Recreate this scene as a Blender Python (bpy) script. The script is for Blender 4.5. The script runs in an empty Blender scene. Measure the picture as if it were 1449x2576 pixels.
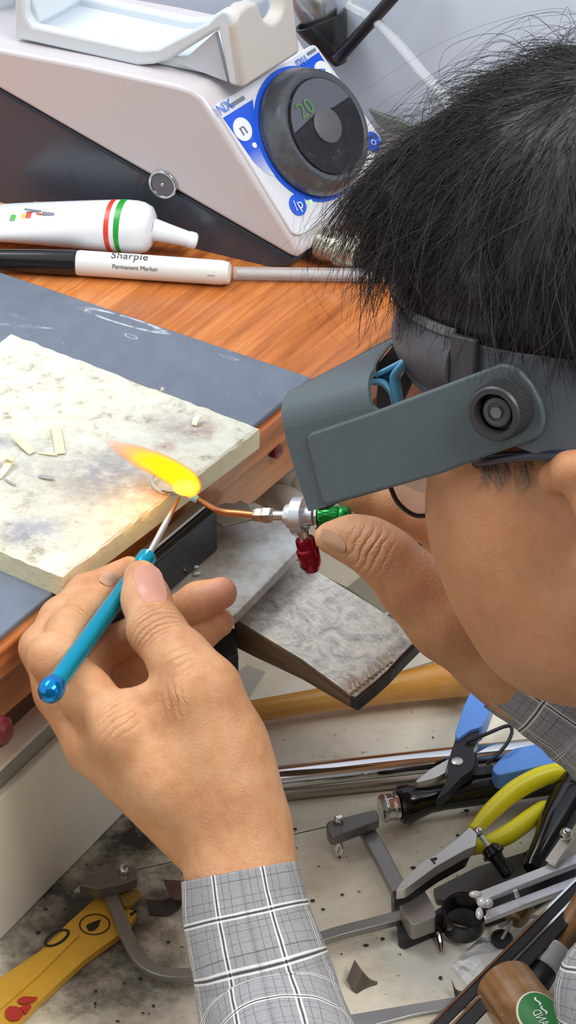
import bpy, bmesh, math, random
import numpy as np
from mathutils import Vector, Matrix, noise as mnoise
random.seed(7); np.random.seed(7)
SC = bpy.context.scene
COL = SC.collection
# ---------------------------------------------------------------- camera
IMG_W, IMG_H, FPX = 1449.0, 2576.0, 8000.0
PITCH, DIST = math.radians(35.0), 1.6
S_, C_ = math.sin(PITCH), math.cos(PITCH)
CAM = np.array([0.0, -DIST * C_, DIST * S_])
FW = np.array([0.0, C_, -S_]); RT = np.array([1.0, 0.0, 0.0]); UPV = np.array([0.0, S_, C_])
cam_data = bpy.data.cameras.new('camera'); cam = bpy.data.objects.new('camera', cam_data); COL.objects.link(cam)
cam.location = CAM; cam.rotation_euler = (math.radians(90) - PITCH, 0, 0)
cam_data.sensor_fit = 'VERTICAL'; cam_data.sensor_height = 36.0
cam_data.lens = 36.0 * FPX / IMG_H
cam_data.clip_start = 0.05; cam_data.clip_end = 50
SC.camera = cam
# ---------------------------------------------------------------- world, lights, exposure
SC.view_settings.view_transform = 'Standard'; SC.view_settings.look = 'None'
SC.view_settings.gamma = 1.0; SC.view_settings.use_curve_mapping = False
SC.view_settings.exposure = 0.28
world = bpy.data.worlds.new('world'); SC.world = world; world.use_nodes = True
world.node_tree.nodes['Background'].inputs[0].default_value = (0.90, 0.95, 1.0, 1)
world.node_tree.nodes['Background'].inputs[1].default_value = 0.85
def area(name, loc, target, sx, sy, power, col):
    l = bpy.data.lights.new(name, 'AREA'); l.shape = 'RECTANGLE'; l.size = sx; l.size_y = sy; l.energy = power; l.color = col
    o = bpy.data.objects.new(name, l); COL.objects.link(o); o.location = loc
    o.rotation_euler = (Vector(target) - Vector(loc)).to_track_quat('-Z', 'Y').to_euler()
    return o
area('ceiling_lamp', (-0.85, 0.45, 1.6), (-0.1, 0.05, 0), 1.2, 0.6, 15, (0.95, 0.98, 1.0))
area('ceiling_lamp', (1.0, -0.75, 1.65), (0.1, -0.2, -.1), 1.4, 0.8, 31, (1.0, 0.97, 0.92))
# ---------------------------------------------------------------- geometry helpers
def V(p): return np.array(p, dtype=float)
def nrm(v): v = V(v); return v / np.linalg.norm(v)
def ray(px, py): return FW + (px - IMG_W / 2) / FPX * RT - (py - IMG_H / 2) / FPX * UPV
def at(px, py, t): return CAM + t * ray(px, py)
def on(px, py, z=0.0):
    d = ray(px, py); return CAM + d * ((z - CAM[2]) / d[2])
def onp(px, py, p0, n):
    d = ray(px, py); return CAM + d * (np.dot(V(p0) - CAM, n) / np.dot(d, n))
def depth(p): return float(np.dot(V(p) - CAM, FW))
def pxr(r, p): return r * depth(p) / FPX
def wloc(o):
    p = np.zeros(3)
    while o is not None:
        p += V(o.location); o = o.parent
    return p
def tag(o, label=None, cat=None, group=None, kind=None):
    if label: o['label'] = label
    if cat: o['category'] = cat
    if group: o['group'] = group
    if kind: o['kind'] = kind
    return o
def thing(name, label, cat, loc=(0, 0, 0), group=None):
    o = bpy.data.objects.new(name, None); COL.objects.link(o); o.location = V(loc); o.empty_display_size = 0.02
    return tag(o, label, cat, group)
def mk(name, geo, mat, parent=None, smooth=35, bevel=0, seg=2, recalc=True, uv=None, kind=None, sub=0):
    """one mesh object from world-space geometry, origin at the parent's (or its own) base"""
    vs, fs = geo
    vs = np.asarray(vs, dtype=float)
    if parent is not None: org = wloc(parent)
    else:
        lo, hi = vs.min(0), vs.max(0); org = np.array([(lo[0] + hi[0]) / 2, (lo[1] + hi[1]) / 2, lo[2]])
    me = bpy.data.meshes.new(name)
    me.from_pydata((vs - org).tolist(), [], fs)
    if recalc:
        bm = bmesh.new(); bm.from_mesh(me); bmesh.ops.recalc_face_normals(bm, faces=bm.faces); bm.to_mesh(me); bm.free()
    if smooth:
        me.polygons.foreach_set('use_smooth', [True] * len(me.polygons))
        if smooth < 180: me.set_sharp_from_angle(angle=math.radians(smooth))
    if uv is not None:
        ul = me.uv_layers.new(name='UVMap')
        li = np.zeros(len(me.loops), dtype=int); me.loops.foreach_get('vertex_index', li)
        ul.data.foreach_set('uv', np.asarray(uv)[li].astype(np.float32).ravel())
    me.update()
    if mat: me.materials.append(mat)
    o = bpy.data.objects.new(name, me); COL.objects.link(o)
    if parent is not None: o.parent = parent
    else: o.location = org
    if bevel:
        b = o.modifiers.new('bevel', 'BEVEL'); b.width = bevel; b.segments = seg; b.limit_method = 'ANGLE'; b.angle_limit = math.radians(35)
        b.harden_normals = False
    if sub:
        m = o.modifiers.new('sub', 'SUBSURF'); m.levels = sub; m.render_levels = sub
    if kind: o['kind'] = kind
    return o
def join(*geos):
    vs, fs, k = [], [], 0
    for v, f in geos:
        v = np.asarray(v, dtype=float); vs.append(v); fs += [[i + k for i in q] for q in f]; k += len(v)
    return np.vstack(vs), fs
def prism(pts, vec):
    pts = [V(p) for p in pts]; n = len(pts); vec = V(vec)
    vs = pts + [p + vec for p in pts]
    fs = [list(range(n)), list(range(2 * n - 1, n - 1, -1))] + [[i, (i + 1) % n, n + (i + 1) % n, n + i] for i in range(n)]
    return vs, fs
def slab(px, z, th, jitter=0):
    """horizontal plate: outline of its top face, thickness downward"""
    return prism([on(x, y, z) for x, y in px], (0, 0, -th))
def rounded(px, r=8, n=3):
    out = []; m = len(px)
    for i in range(m):
        p, a, b = V(px[i]), V(px[i - 1]), V(px[(i + 1) % m])
        da, db = a - p, b - p; la, lb = np.linalg.norm(da), np.linalg.norm(db)
        k = min(r, la * .45, lb * .45); s, e = p + da / la * k, p + db / lb * k
        for j in range(n + 1):
            t = j / n; out.append(tuple((1 - t) ** 2 * s + 2 * t * (1 - t) * p + t * t * e))
    return out
def frames(pts):
    pts = [V(p) for p in pts]; n = len(pts); T = []
    for i in range(n):
        T.append(nrm(pts[min(i + 1, n - 1)] - pts[max(i - 1, 0)]))
    ref = UPV if abs(np.dot(T[0], UPV)) < .9 else RT
    N = [nrm(np.cross(T[0], ref))]
    for i in range(1, n):
        v = N[-1] - np.dot(N[-1], T[i]) * T[i]; N.append(nrm(v))
    B = [np.cross(T[i], N[i]) for i in range(n)]
    return pts, T, N, B
def sweep(pts, rad, n=16, caps=True, sec=None, closed=False):
    """tube through pts; rad is a number, a list, or a list of (rN, rB)"""
    pts, T, N, B = frames(pts); m = len(pts)
    if not hasattr(rad, '__len__'): rad = [rad] * m
    vs, fs = [], []
    for i in range(m):
        ra, rb = rad[i] if hasattr(rad[i], '__len__') else (rad[i], rad[i])
        for k in range(n):
            a = 2 * math.pi * k / n
            vs.append(pts[i] + N[i] * ra * math.cos(a) + B[i] * rb * math.sin(a))
    for i in range(m - 1):
        for k in range(n):
            fs.append([i * n + k, i * n + (k + 1) % n, (i + 1) * n + (k + 1) % n, (i + 1) * n + k])
    if closed:
        for k in range(n): fs.append([(m - 1) * n + k, (m - 1) * n + (k + 1) % n, (k + 1) % n, k])
    elif caps: fs += [list(range(n - 1, -1, -1)), list(range((m - 1) * n, m * n))]
    return vs, fs
def smoothpath(pts, k=6):
    """Catmull-Rom through pts"""
    P = [V(p) for p in pts]; P = [2 * P[0] - P[1]] + P + [2 * P[-1] - P[-2]]; out = []
    for i in range(1, len(P) - 2):
        for j in range(k):
            t = j / k
            out.append(.5 * ((2 * P[i]) + (P[i + 1] - P[i - 1]) * t + (2 * P[i - 1] - 5 * P[i] + 4 * P[i + 1] - P[i + 2]) * t * t + (3 * P[i] - P[i - 1] - 3 * P[i + 1] + P[i + 2]) * t ** 3))
    out.append(P[-2]); return out
def lerp_r(rs, m):
    x = np.linspace(0, len(rs) - 1, m); return list(np.interp(x, range(len(rs)), rs))
def lathe(p0, axis, prof, n=28, squash=None):
    """profile [(distance along axis, radius)], revolved; zero radius closes"""
    p0 = V(p0); ax = nrm(axis); ref = UPV if abs(np.dot(ax, UPV)) < .9 else RT
    N = nrm(np.cross(ax, ref)); B = np.cross(ax, N); vs, fs = [], []
    for s, r in prof:
        for k in range(n):
            a = 2 * math.pi * k / n; vs.append(p0 + ax * s + (N * math.cos(a) + B * math.sin(a)) * max(r, 1e-6))
    for i in range(len(prof) - 1):
        for k in range(n): fs.append([i * n + k, i * n + (k + 1) % n, (i + 1) * n + (k + 1) % n, (i + 1) * n + k])
    fs += [list(range(n - 1, -1, -1)), list(range((len(prof) - 1) * n, len(prof) * n))]
    return vs, fs
def lath2(p0, p1, prof, n=28):
    L = np.linalg.norm(V(p1) - V(p0)); return lathe(p0, V(p1) - V(p0), [(s * L, r) for s, r in prof], n)
def ring(c, axis, r, wire, n=32, m=10):
    ax = nrm(axis); ref = UPV if abs(np.dot(ax, UPV)) < .9 else RT
    N = nrm(np.cross(ax, ref)); B = np.cross(ax, N); vs, fs = [], []
    w = wire if hasattr(wire, '__len__') else (wire, wire)
    for i in range(n):
        a = 2 * math.pi * i / n; d = N * math.cos(a) + B * math.sin(a)
        for k in range(m):
            b = 2 * math.pi * k / m; vs.append(V(c) + d * (r + w[0] * math.cos(b)) + ax * w[1] * math.sin(b))
    for i in range(n):
        for k in range(m):
            fs.append([i * m + k, i * m + (k + 1) % m, ((i + 1) % n) * m + (k + 1) % m, ((i + 1) % n) * m + k])
    return vs, fs
def bar(p0, p1, w, h, up=(0, 0, 1)):
    """box beam from p0 to p1 (centre of its top face line)"""
    p0, p1 = V(p0), V(p1); d = nrm(p1 - p0); s = nrm(np.cross(d, up)); u = np.cross(s, d)
    q = [p0 - s * w / 2, p0 + s * w / 2, p1 + s * w / 2, p1 - s * w / 2]
    return prism(q, -u * h)
def ball(c, r, n=16, sq=(1, 1, 1), ax=None):
    prof = [(-r * math.cos(math.pi * i / n), r * math.sin(math.pi * i / n)) for i in range(n + 1)]
    v, f = lathe(c, (0, 0, 1), prof, n * 2); return (np.array(v) - V(c)) * V(sq) + V(c), f
def disc(c, n, r, th, seg=32):
    return lathe(c, n, [(0, r), (th, r)], seg)
def textgeo(s, size, org, xd, yd, th=0.00015, align='CENTER'):
    cu = bpy.data.curves.new('lettering', 'FONT'); cu.body = s; cu.size = 1; cu.align_x = align; cu.align_y = 'CENTER'; cu.extrude = 0.0; cu.resolution_u = 3
    o = bpy.data.objects.new('lettering', cu); COL.objects.link(o); me = o.to_mesh()
    vs = np.array([v.co[:] for v in me.vertices]); fs = [list(p.vertices) for p in me.polygons]
    o.to_mesh_clear(); bpy.data.objects.remove(o); bpy.data.curves.remove(cu)
    xd, yd = nrm(xd), nrm(yd); nn = nrm(np.cross(xd, yd))
    W = V(org) + vs[:, :1] * size * xd + vs[:, 1:2] * size * yd
    return np.vstack([W + nn * th]), fs
# ---------------------------------------------------------------- materials
def lin(c):
    c = np.array(c[:3], dtype=float) / 255.0
    c = np.where(c <= .04045, c / 12.92, ((c + .055) / 1.055) ** 2.4); return (*[float(x) for x in c], 1.0)
class NT:
    def __init__(s, name):
        s.m = bpy.data.materials.new(name); s.m.use_nodes = True; s.t = s.m.node_tree; s.n = s.t.nodes; s.l = s.t.links
        s.b = s.n['Principled BSDF']; s.pos = s.n.new('ShaderNodeNewGeometry').outputs['Position']
    def put(s, sock, v):
        if hasattr(v, 'node'): s.l.new(v, sock)
        elif hasattr(v, '__len__') and sock.type == 'RGBA': sock.default_value = v if len(v) == 4 else (*v, 1)
        else: sock.default_value = v
    def node(s, typ, ins=None, out=0, **kw):
        n = s.n.new(typ)
        for k, v in kw.items(): setattr(n, k, v)
        for k, v in (ins or {}).items(): s.put(n.inputs[k], v)
        return n.outputs[out]
    def noise(s, scale, detail=4, rough=.55, vec=None, out='Fac', dist=0): return s.node('ShaderNodeTexNoise', {'Vector': vec or s.pos, 'Scale': scale, 'Detail': detail, 'Roughness': rough, 'Distortion': dist}, out)
    def vor(s, scale, vec=None, feat='F1', out='Distance'): return s.node('ShaderNodeTexVoronoi', {'Vector': vec or s.pos, 'Scale': scale}, out, feature=feat)
    def math(s, op, a, b=0.0, c=0.0): return s.node('ShaderNodeMath', {0: a, 1: b, 2: c}, operation=op)
    def vmath(s, op, a, b=(0, 0, 0), out=0): return s.node('ShaderNodeVectorMath', {0: a, 1: b}, out, operation=op)
    def ramp(s, fac, stops, interp='LINEAR'):
        n = s.n.new('ShaderNodeValToRGB'); s.put(n.inputs[0], fac); e = n.color_ramp.elements; n.color_ramp.interpolation = interp
        while len(e) < len(stops): e.new(.5)
        for q, (p, c) in zip(e, stops): q.position = p; q.color = c if hasattr(c, '__len__') else (c, c, c, 1)
        return n.outputs[0]
    def mix(s, f, a, b, mode='MIX'):
        n = s.n.new('ShaderNodeMix'); n.data_type = 'RGBA'; n.blend_type = mode
        s.put(n.inputs[0], f); s.put(n.inputs[6], a); s.put(n.inputs[7], b); return n.outputs[2]
    def maprot(s, xdir, sx, sy, sz):
        """position in a frame whose x runs along xdir (horizontal), scaled"""
        xd = nrm(xdir); yd = nrm(np.cross((0, 0, 1), xd)); zd = np.cross(xd, yd)
        a = [s.math('MULTIPLY', s.vmath('DOT_PRODUCT', s.pos, tuple(d), out='Value'), k) for d, k in ((xd, sx), (yd, sy), (zd, sz))]
        return s.node('ShaderNodeCombineXYZ', {0: a[0], 1: a[1], 2: a[2]})
    def near(s, p, r, soft=1.0, wob=None):
        """1 at point p fading to 0 at radius r, edge broken up by wob"""
        d = s.vmath('DISTANCE', s.pos, tuple(p), out='Value')
        if wob is not None: d = s.math('ADD', d, s.math('MULTIPLY', s.math('SUBTRACT', wob, .5), r * 1.4))
        return s.node('ShaderNodeMapRange', {'Value': d, 'From Min': r * (1 - soft), 'From Max': r, 'To Min': 1.0, 'To Max': 0.0})
    def bump(s, h, strength=.3, dist=.001):
        o = s.node('ShaderNodeBump', {'Height': h, 'Strength': strength, 'Distance': dist}); s.l.new(o, s.b.inputs['Normal']); return o
    def fin(s, col, rough=.5, metal=0.0, **kw):
        s.put(s.b.inputs['Base Color'], col); s.put(s.b.inputs['Roughness'], rough); s.put(s.b.inputs['Metallic'], metal)
        for k, v in kw.items(): s.put(s.b.inputs[k.replace('_', ' ')], v)
        return s.m
def plain(name, rgb, rough=.5, metal=0.0, var=.12, scale=90, bump=.05, **kw):
    t = NT(name); c = lin(rgb); nz = t.noise(scale, 3)
    col = t.mix(t.math('MULTIPLY', nz, var * 2), c, tuple(x * (1 - var * 2.2) for x in c[:3]) + (1,))
    rg = t.math('ADD', t.math('MULTIPLY', t.noise(scale * .6, 2), .16), rough - .08)
    if bump: t.bump(t.noise(scale * 9, 2), bump, .0005)
    return t.fin(col, rg, metal, **kw)
# ---------------------------------------------------------------- structure: wall, bench, tray
E0, E1 = on(0, 1638), on(920, 872)
BD = nrm(E1 - E0)                         # along the bench's front edge
BN = nrm(np.cross((0, 0, 1), BD))         # inward, over the bench top
SW = float((on(1000, 470) - E0) @ BD)            # where the end wall crosses the bench
def edge(s, n=0.0, z=0.0): return E0 + BD * s + BN * n + V((0, 0, z))
TZ = -0.17
t = NT('wall_paint'); wallm = t.fin(t.mix(t.noise(6, 4), lin((224, 236, 252)), lin((214, 227, 246))), .55)
wb = on(1000, 470)
wl = [wb - BN * 1.2, wb + BN * 1.6]
mk('wall_back', prism([V((p[0], p[1], z)) for p, z in ((wl[0], -.75), (wl[1], -.75), (wl[1], 1.4), (wl[0], 1.4))], BD * .1), wallm, kind='structure')
t = NT('floor_paint'); fm = t.fin(t.mix(t.noise(9, 4), lin((150, 146, 138)), lin((128, 124, 116))), .5)
mk('floor', prism([V((x, y, -.76)) for x, y in ((-2, -2), (2.2, -2), (2.2, 2), (-2, 2))], (0, 0, -.05)), fm, kind='structure')
t = NT('light_block_paint'); bw = t.fin(t.mix(t.noise(6, 4), lin((112, 102, 92)), lin((100, 90, 81))), .7)
mk('wall_light_block', prism([V((x, -2.0, z)) for x, z in ((-2, -.75), (2.2, -.75), (2.2, 2.3), (-2, 2.3))], (0, -.05, 0)), bw, kind='structure')  # unseen dark wall added behind the camera to cut ambient light on the face
mk('wall_bounce', prism([V((1.9, y, z)) for y, z in ((-1.99, -.75), (-.1, -.75), (-.1, 2.3), (-1.99, 2.3))], (.05, 0, 0)), wallm, kind='structure')  # unseen pale wall added at the side to shape the bounced light
# varnished wood
def woodmat(name, a, b, c, xd, k=1.0, rough=.28, coat=.35):
    t = NT(name); vec = t.maprot(xd, 7 * k, 120 * k, 120 * k); v2 = t.maprot(xd, 2.5 * k, 14 * k, 14 * k)
    g = t.noise(1.0, 5, .65, vec, dist=.6); g2 = t.noise(1.0, 3, .5, v2, dist=1.2)
    col = t.ramp(t.math('ADD', t.math('MULTIPLY', g, .45), t.math('MULTIPLY', g2, .55)), [(.36, lin(c)), (.5, lin(b)), (.62, lin(a))])
    fleck = t.ramp(t.noise(420, 2, .5), [(.74, 0), (.78, 1)])
    col = t.mix(t.math('MULTIPLY', fleck, .5), col, lin((235, 215, 190)))
    smg = t.ramp(t.noise(26, 5, .6), [(.62, 0), (.78, 1)])
    col = t.mix(t.math('MULTIPLY', smg, .22), col, lin((226, 200, 180)))
    t.bump(g, .12, .0006)
    return t.fin(col, t.math('ADD', t.math('MULTIPLY', g2, .2), rough - .1), Coat_Weight=coat, Coat_Roughness=.15)
wood = woodmat('varnished_wood', (224, 148, 84), (198, 116, 56), (146, 78, 36), BD, 1.5)
wood_dark = woodmat('apron_wood', (206, 132, 70), (176, 102, 50), (132, 70, 32), BD)
bench = thing('jewellers_workbench', 'orange varnished wooden workbench with a worn front edge', 'workbench', edge(.1, .3))
zt = onp(0, 1829, E0, BN)[2]
mk('worktop', prism([edge(-.35, 0), edge(SW - .002, 0), edge(SW - .002, .75), edge(-.35, .75)], (0, 0, -.018)), wood, bench, bevel=.002)
ap = mk('apron', prism([edge(-.35, .003, -.0182), edge(SW - .004, .003, -.0182), edge(SW - .004, .003, zt), edge(-.35, .003, zt)], BN * .02), wood_dark, bench, bevel=.0015)
red = plain('red_dowel', (112, 38, 44), .35)
rp = onp(699, 1136, E0, BN)
mk('dowel_plug', lathe(rp + BN * .004, -BN, [(0, .0), (0, .0042), (.0045, .004), (.0052, .003), (.0055, 0)], 20), red, bench)
for s in (-.345, SW - .056):
    mk('leg', prism([edge(s, .04, zt), edge(s + .05, .04, zt), edge(s + .05, .09, zt), edge(s, .09, zt)], (0, 0, -.76 - zt + .0005)), wood_dark, bench, bevel=.002)
    mk('leg', prism([edge(s, .68, -.018), edge(s + .05, .68, -.018), edge(s + .05, .73, -.018), edge(s, .73, -.018)], (0, 0, -.7415)), wood_dark, bench, bevel=.002)
# catch tray
t = NT('tray_laminate')
nz = t.noise(34, 5, .6); n2 = t.noise(150, 4, .6); n3 = t.noise(12, 4)
col = t.ramp(nz, [(.3, lin((214, 203, 176))), (.55, lin((236, 229, 208))), (.75, lin((243, 238, 222)))])
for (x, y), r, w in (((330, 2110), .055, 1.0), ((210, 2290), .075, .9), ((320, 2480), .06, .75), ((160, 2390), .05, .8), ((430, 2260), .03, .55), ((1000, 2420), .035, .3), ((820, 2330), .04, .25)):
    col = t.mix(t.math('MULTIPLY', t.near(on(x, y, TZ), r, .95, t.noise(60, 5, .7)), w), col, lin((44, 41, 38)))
col = t.mix(t.math('MULTIPLY', t.near(on(1130, 2430, TZ), .04, .8, n2), .6), col, lin((190, 194, 196)))
sp = t.ramp(t.noise(260, 3, .6), [(.685, 0), (.72, 1)])
col = t.mix(t.math('MULTIPLY', sp, .75), col, lin((66, 58, 48)))
t.bump(n2, .15, .0008)
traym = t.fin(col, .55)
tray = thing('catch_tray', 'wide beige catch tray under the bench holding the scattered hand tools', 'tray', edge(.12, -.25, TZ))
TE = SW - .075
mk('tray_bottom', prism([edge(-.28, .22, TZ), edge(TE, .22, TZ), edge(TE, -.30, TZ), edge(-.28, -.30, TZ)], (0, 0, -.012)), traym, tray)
cream = plain('cream_laminate', (206, 200, 184), .4, var=.06)
mk('back_rim', prism([edge(-.28, .22, TZ), edge(TE, .22, TZ), edge(TE, .22, TZ + .06), edge(-.28, .22, TZ + .06)], BN * .01), cream, tray, bevel=.001)
mk('side_rim', prism([edge(TE, .23, TZ), edge(TE, -.30, TZ), edge(TE, -.30, TZ + .05), edge(TE, .23, TZ + .05)], BD * .01), cream, tray, bevel=.001)
# white drawer unit at lower left
g0, g1 = on(0, 2370, TZ), on(331, 2031, TZ)
GD = nrm(g1 - g0); GN = nrm(np.cross((0, 0, 1), GD))
dr = thing('drawer_unit', 'off-white drawer unit under the bench edge with a grey groove', 'drawer unit', g0 + GN * .1)
white = plain('white_laminate', (240, 236, 222), .32, var=.04, scale=20)
grey = plain('groove_grey', (150, 149, 142), .5, var=.06)
za = onp(0, 2010, g0, GN)[2]; zb = onp(0, 1945, g0, GN)[2]
q = g1 - g0
def gp(s, z, n=0.0): return g0 + GD * s + GN * n + V((0, 0, z - TZ))
L = np.linalg.norm(q)
mk('drawer_front', prism([gp(-.17, TZ + .0008), gp(L, TZ + .0008), gp(L, za), gp(-.17, za)], GN * .012), white, dr, bevel=.0012)
mk('groove', prism([gp(-.17, za, .004), gp(L - .004, za, .004), gp(L - .004, zb, .004), gp(-.17, zb, .004)], GN * .008), grey, dr)
mk('upper_front', prism([gp(-.17, zb, .0), gp(L, zb, .0), gp(L, zt - .0215, .0), gp(-.17, zt - .0215, .0)], GN * .014), white, dr, bevel=.0012)
mk('carcass', prism([gp(-.16, TZ + .001, .0125), gp(L - .012, TZ + .001, .0125), gp(L - .03, TZ + .001, .09), gp(-.16, TZ + .001, .09)], (0, 0, zt - .03 - TZ)), grey, dr)
kc = onp(2, 1842, g0 - GN * .012, GN)
mk('drawer_knob', lathe(kc + GN * .012, -GN, [(0, .004), (.006, .004), (.008, .0075), (.013, .008), (.016, .005), (.0165, 0)], 20), red, dr)
# ---------------------------------------------------------------- black mat, soldering board
t = NT('slate_mat'); nz = t.noise(70, 5, .6)
col = t.mix(nz, lin((120, 129, 145)), lin((96, 104, 118)))
col = t.mix(t.math('MULTIPLY', t.ramp(t.noise(300, 3, .6), [(.68, 0), (.74, 1)]), .5), col, lin((170, 176, 186)))
sv = t.maprot(on(620, 860) - on(430, 790), 9, 110, 1)
sc = t.ramp(t.noise(1, 5, .6, sv, dist=2), [(.60, 0), (.63, 1), (.66, 0)])
for x, y, r in ((300, 805, .022), (60, 820, .012), (330, 850, .008)):
    col = t.mix(t.math('MULTIPLY', t.math('MULTIPLY', sc, t.near(on(x, y), r, .5)), .85), col, lin((205, 212, 224)))
for (x, y), (x2, y2), b_, st in (((312, 806), (420, 838), .0042, .75), ((60, 820), (130, 826), .0010, .6), ((330, 846), (346, 852), .0016, .5), ((575, 899), (600, 906), .0012, .4)):
    c_, e_ = on(x, y, .004), on(x2, y2, .004); a_ = np.linalg.norm(e_ - c_); dx_ = nrm(e_ - c_); dy_ = np.cross((0, 0, 1), dx_)
    q_ = t.vmath('SUBTRACT', t.pos, tuple(c_))
    lx_ = t.math('DIVIDE', t.vmath('DOT_PRODUCT', q_, tuple(dx_), out='Value'), float(a_)); ly_ = t.math('DIVIDE', t.vmath('DOT_PRODUCT', q_, tuple(dy_), out='Value'), float(b_))
    rr_ = t.math('SQRT', t.math('ADD', t.math('MULTIPLY', lx_, lx_), t.math('MULTIPLY', ly_, ly_)))
    k_ = t.ramp(t.math('ABSOLUTE', t.math('SUBTRACT', rr_, .9)), [(.06, 1), (.22, 0)])
    k_ = t.math('MULTIPLY', t.math('MULTIPLY', k_, t.ramp(t.noise(160, 4, .7), [(.40, 0), (.55, 1)])), st)
    col = t.mix(k_, col, lin((214, 220, 230)))
t.bump(nz, .1, .0004); matm = t.fin(col, .42)
mat_o = mk('bench_mat', slab([(783, 949), (0, 1600), (-330, 1875), (-640, 1500), (0, 684)], .004, .0038), matm, bevel=.0008)
tag(mat_o, 'dark slate grey bench mat lying flat under the cream board', 'mat')
bA, bB, bC = on(30, 838, .0165), on(652, 1076, .0165), on(155, 1450, .0165); bD = bA + bC - bB
t = NT('soldering_ceramic'); n1 = t.noise(95, 6, .7); n2 = t.noise(28, 4, .6)
col = t.ramp(n1, [(.32, lin((166, 158, 136))), (.44, lin((214, 210, 192))), (.7, lin((230, 230, 220)))])
wob = t.noise(45, 5, .7); brk = t.ramp(t.noise(170, 6, .75), [(.36, .25), (.56, 1)])
for (x, y), r, w, c in (((440, 1080), .016, .55, (150, 140, 140)), ((505, 1075), .011, .55, (150, 105, 98)), ((415, 1125), .007, .6, (160, 110, 104)), ((250, 1200), .022, .75, (135, 136, 144)), ((300, 1160), .022, .6, (150, 150, 156)), ((60, 1335), .013, .8, (140, 142, 160)), ((120, 1330), .010, .7, (158, 160, 178)),
                        ((0, 1110), .008, .7, (130, 130, 140)), ((400, 1290), .028, .55, (196, 152, 128)), ((450, 1240), .02, .4, (208, 130, 110)), ((120, 1200), .03, .4, (170, 166, 160)), ((200, 1290), .03, .35, (176, 168, 150)), ((90, 1140), .02, .4, (176, 178, 176))):
    col = t.mix(t.math('MULTIPLY', t.math('MULTIPLY', t.near(on(x, y, .0165), r * 1.3, .8, wob), brk), w * 1.15), col, lin(c))
zz = t.node('ShaderNodeSeparateXYZ', {0: t.pos}, 2)
side = t.node('ShaderNodeMapRange', {'Value': zz, 'From Min': .0152, 'From Max': .0162, 'To Min': .75, 'To Max': 0.0})
col = t.mix(side, col, lin((240, 230, 186)))
t.bump(t.math('ADD', n1, t.math('MULTIPLY', t.noise(400, 3), .4)), .55, .0012)
ceramic = t.fin(col, .8)
# rough slab: dense grid with crumbled rim
def rough_slab(A, B, C, D, th, nu, nv):
    vs = []; fs = []; idx = {}
    def P(u, v, z, wob):
        p = A * (1 - u) * (1 - v) + B * u * (1 - v) + C * u * v + D * (1 - u) * v
        nn = mnoise.noise_vector(Vector((p + V((0, 0, z))) * 140)); n3 = mnoise.noise_vector(Vector((p + V((0, 0, z))) * 45))
        return p + V((0, 0, z)) + V(nn) * wob + V(n3) * wob * .8
    rim = []
    for j in range(nv + 1):
        for i in range(nu + 1):
            e = min(i, nu - i, j, nv - j); z = 0 if e > 0 else -.0009
            vs.append(P(i / nu, j / nv, z, .0007 if e == 0 else .0003))
    for j in range(nv):
        for i in range(nu): fs.append([j * (nu + 1) + i, j * (nu + 1) + i + 1, (j + 1) * (nu + 1) + i + 1, (j + 1) * (nu + 1) + i])
    loop = [i for i in range(nu + 1)] + [j * (nu + 1) + nu for j in range(1, nv + 1)] + [nv * (nu + 1) + i for i in range(nu - 1, -1, -1)] + [j * (nu + 1) for j in range(nv - 1, 0, -1)]
    uvs = [((k % (nu + 1)) / nu, (k // (nu + 1)) / nv) for k in loop]
    prev = loop
    for zi, z in enumerate((-th * .35, -th * .7, -th)):
        cur = []
        for (u, v) in uvs:
            vs.append(P(u, v, z, .0005 if zi < 2 else 0.0)); cur.append(len(vs) - 1)
        for k in range(len(cur)):
            fs.append([prev[k], prev[(k + 1) % len(cur)], cur[(k + 1) % len(cur)], cur[k]])
        prev = cur
    fs.append(prev[::-1])
    return vs, fs
board = mk('soldering_board', rough_slab(bA, bB, bC, bD, .0125, 150, 90), ceramic, smooth=40)
tag(board, 'thick cream ceramic soldering board with scorch marks lying on the dark mat', 'soldering board')
brass = plain('pale_brass', (240, 234, 196), .35, .35, var=.06)
silver = plain('silver_scrap', (214, 214, 208), .3, .9)
def strip(name, px, z, label, bend, m, grp=None, th=.0005):
    """a bent metal strip: px = outline centre line points with widths"""
    pts = [on(x, y, z + b) for (x, y), b in zip(px[0], bend)]
    P = smoothpath(pts, 5) if len(pts) > 2 else [pts[0] * (1 - k / 6) + pts[1] * (k / 6) for k in range(7)]
    w = px[1]; vs = []; n = len(P)
    for i, p in enumerate(P):
        d = nrm(P[min(i + 1, n - 1)] - P[max(i - 1, 0)]); s = nrm(np.cross(d, (0, 0, 1)))
        vs += [p - s * w / 2, p + s * w / 2, p + s * w / 2 - V((0, 0, th)), p - s * w / 2 - V((0, 0, th))]
    fs = []
    for i in range(n - 1):
        for k in range(4): fs.append([i * 4 + k, i * 4 + (k + 1) % 4, (i + 1) * 4 + (k + 1) % 4, (i + 1) * 4 + k])
    fs += [[0, 1, 2, 3], [4 * n - 1, 4 * n - 2, 4 * n - 3, 4 * n - 4]]
    return tag(mk(name, (vs, fs), m), label, 'metal scrap', grp)
zb_ = .0170
strip('brass_offcut', ([(38, 1095), (60, 1118), (82, 1138)], .0045), zb_, 'pale brass strip bent near the upright strip on the cream board', (.003, .002, .0008), brass, 'brass offcuts on the board')
strip('brass_offcut', ([(140, 1072), (146, 1105), (152, 1140)], .0050), zb_, 'widest pale brass strip standing straight beside the bent strip', (.0015, .001, .0008), brass, 'brass offcuts on the board')
strip('brass_offcut', ([(-6, 1200), (14, 1176), (30, 1150)], .0040), zb_, 'curled brass strip at the cut edge of the photo, lower one', (.0008, .002, .003), brass, 'brass offcuts on the board')
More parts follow.
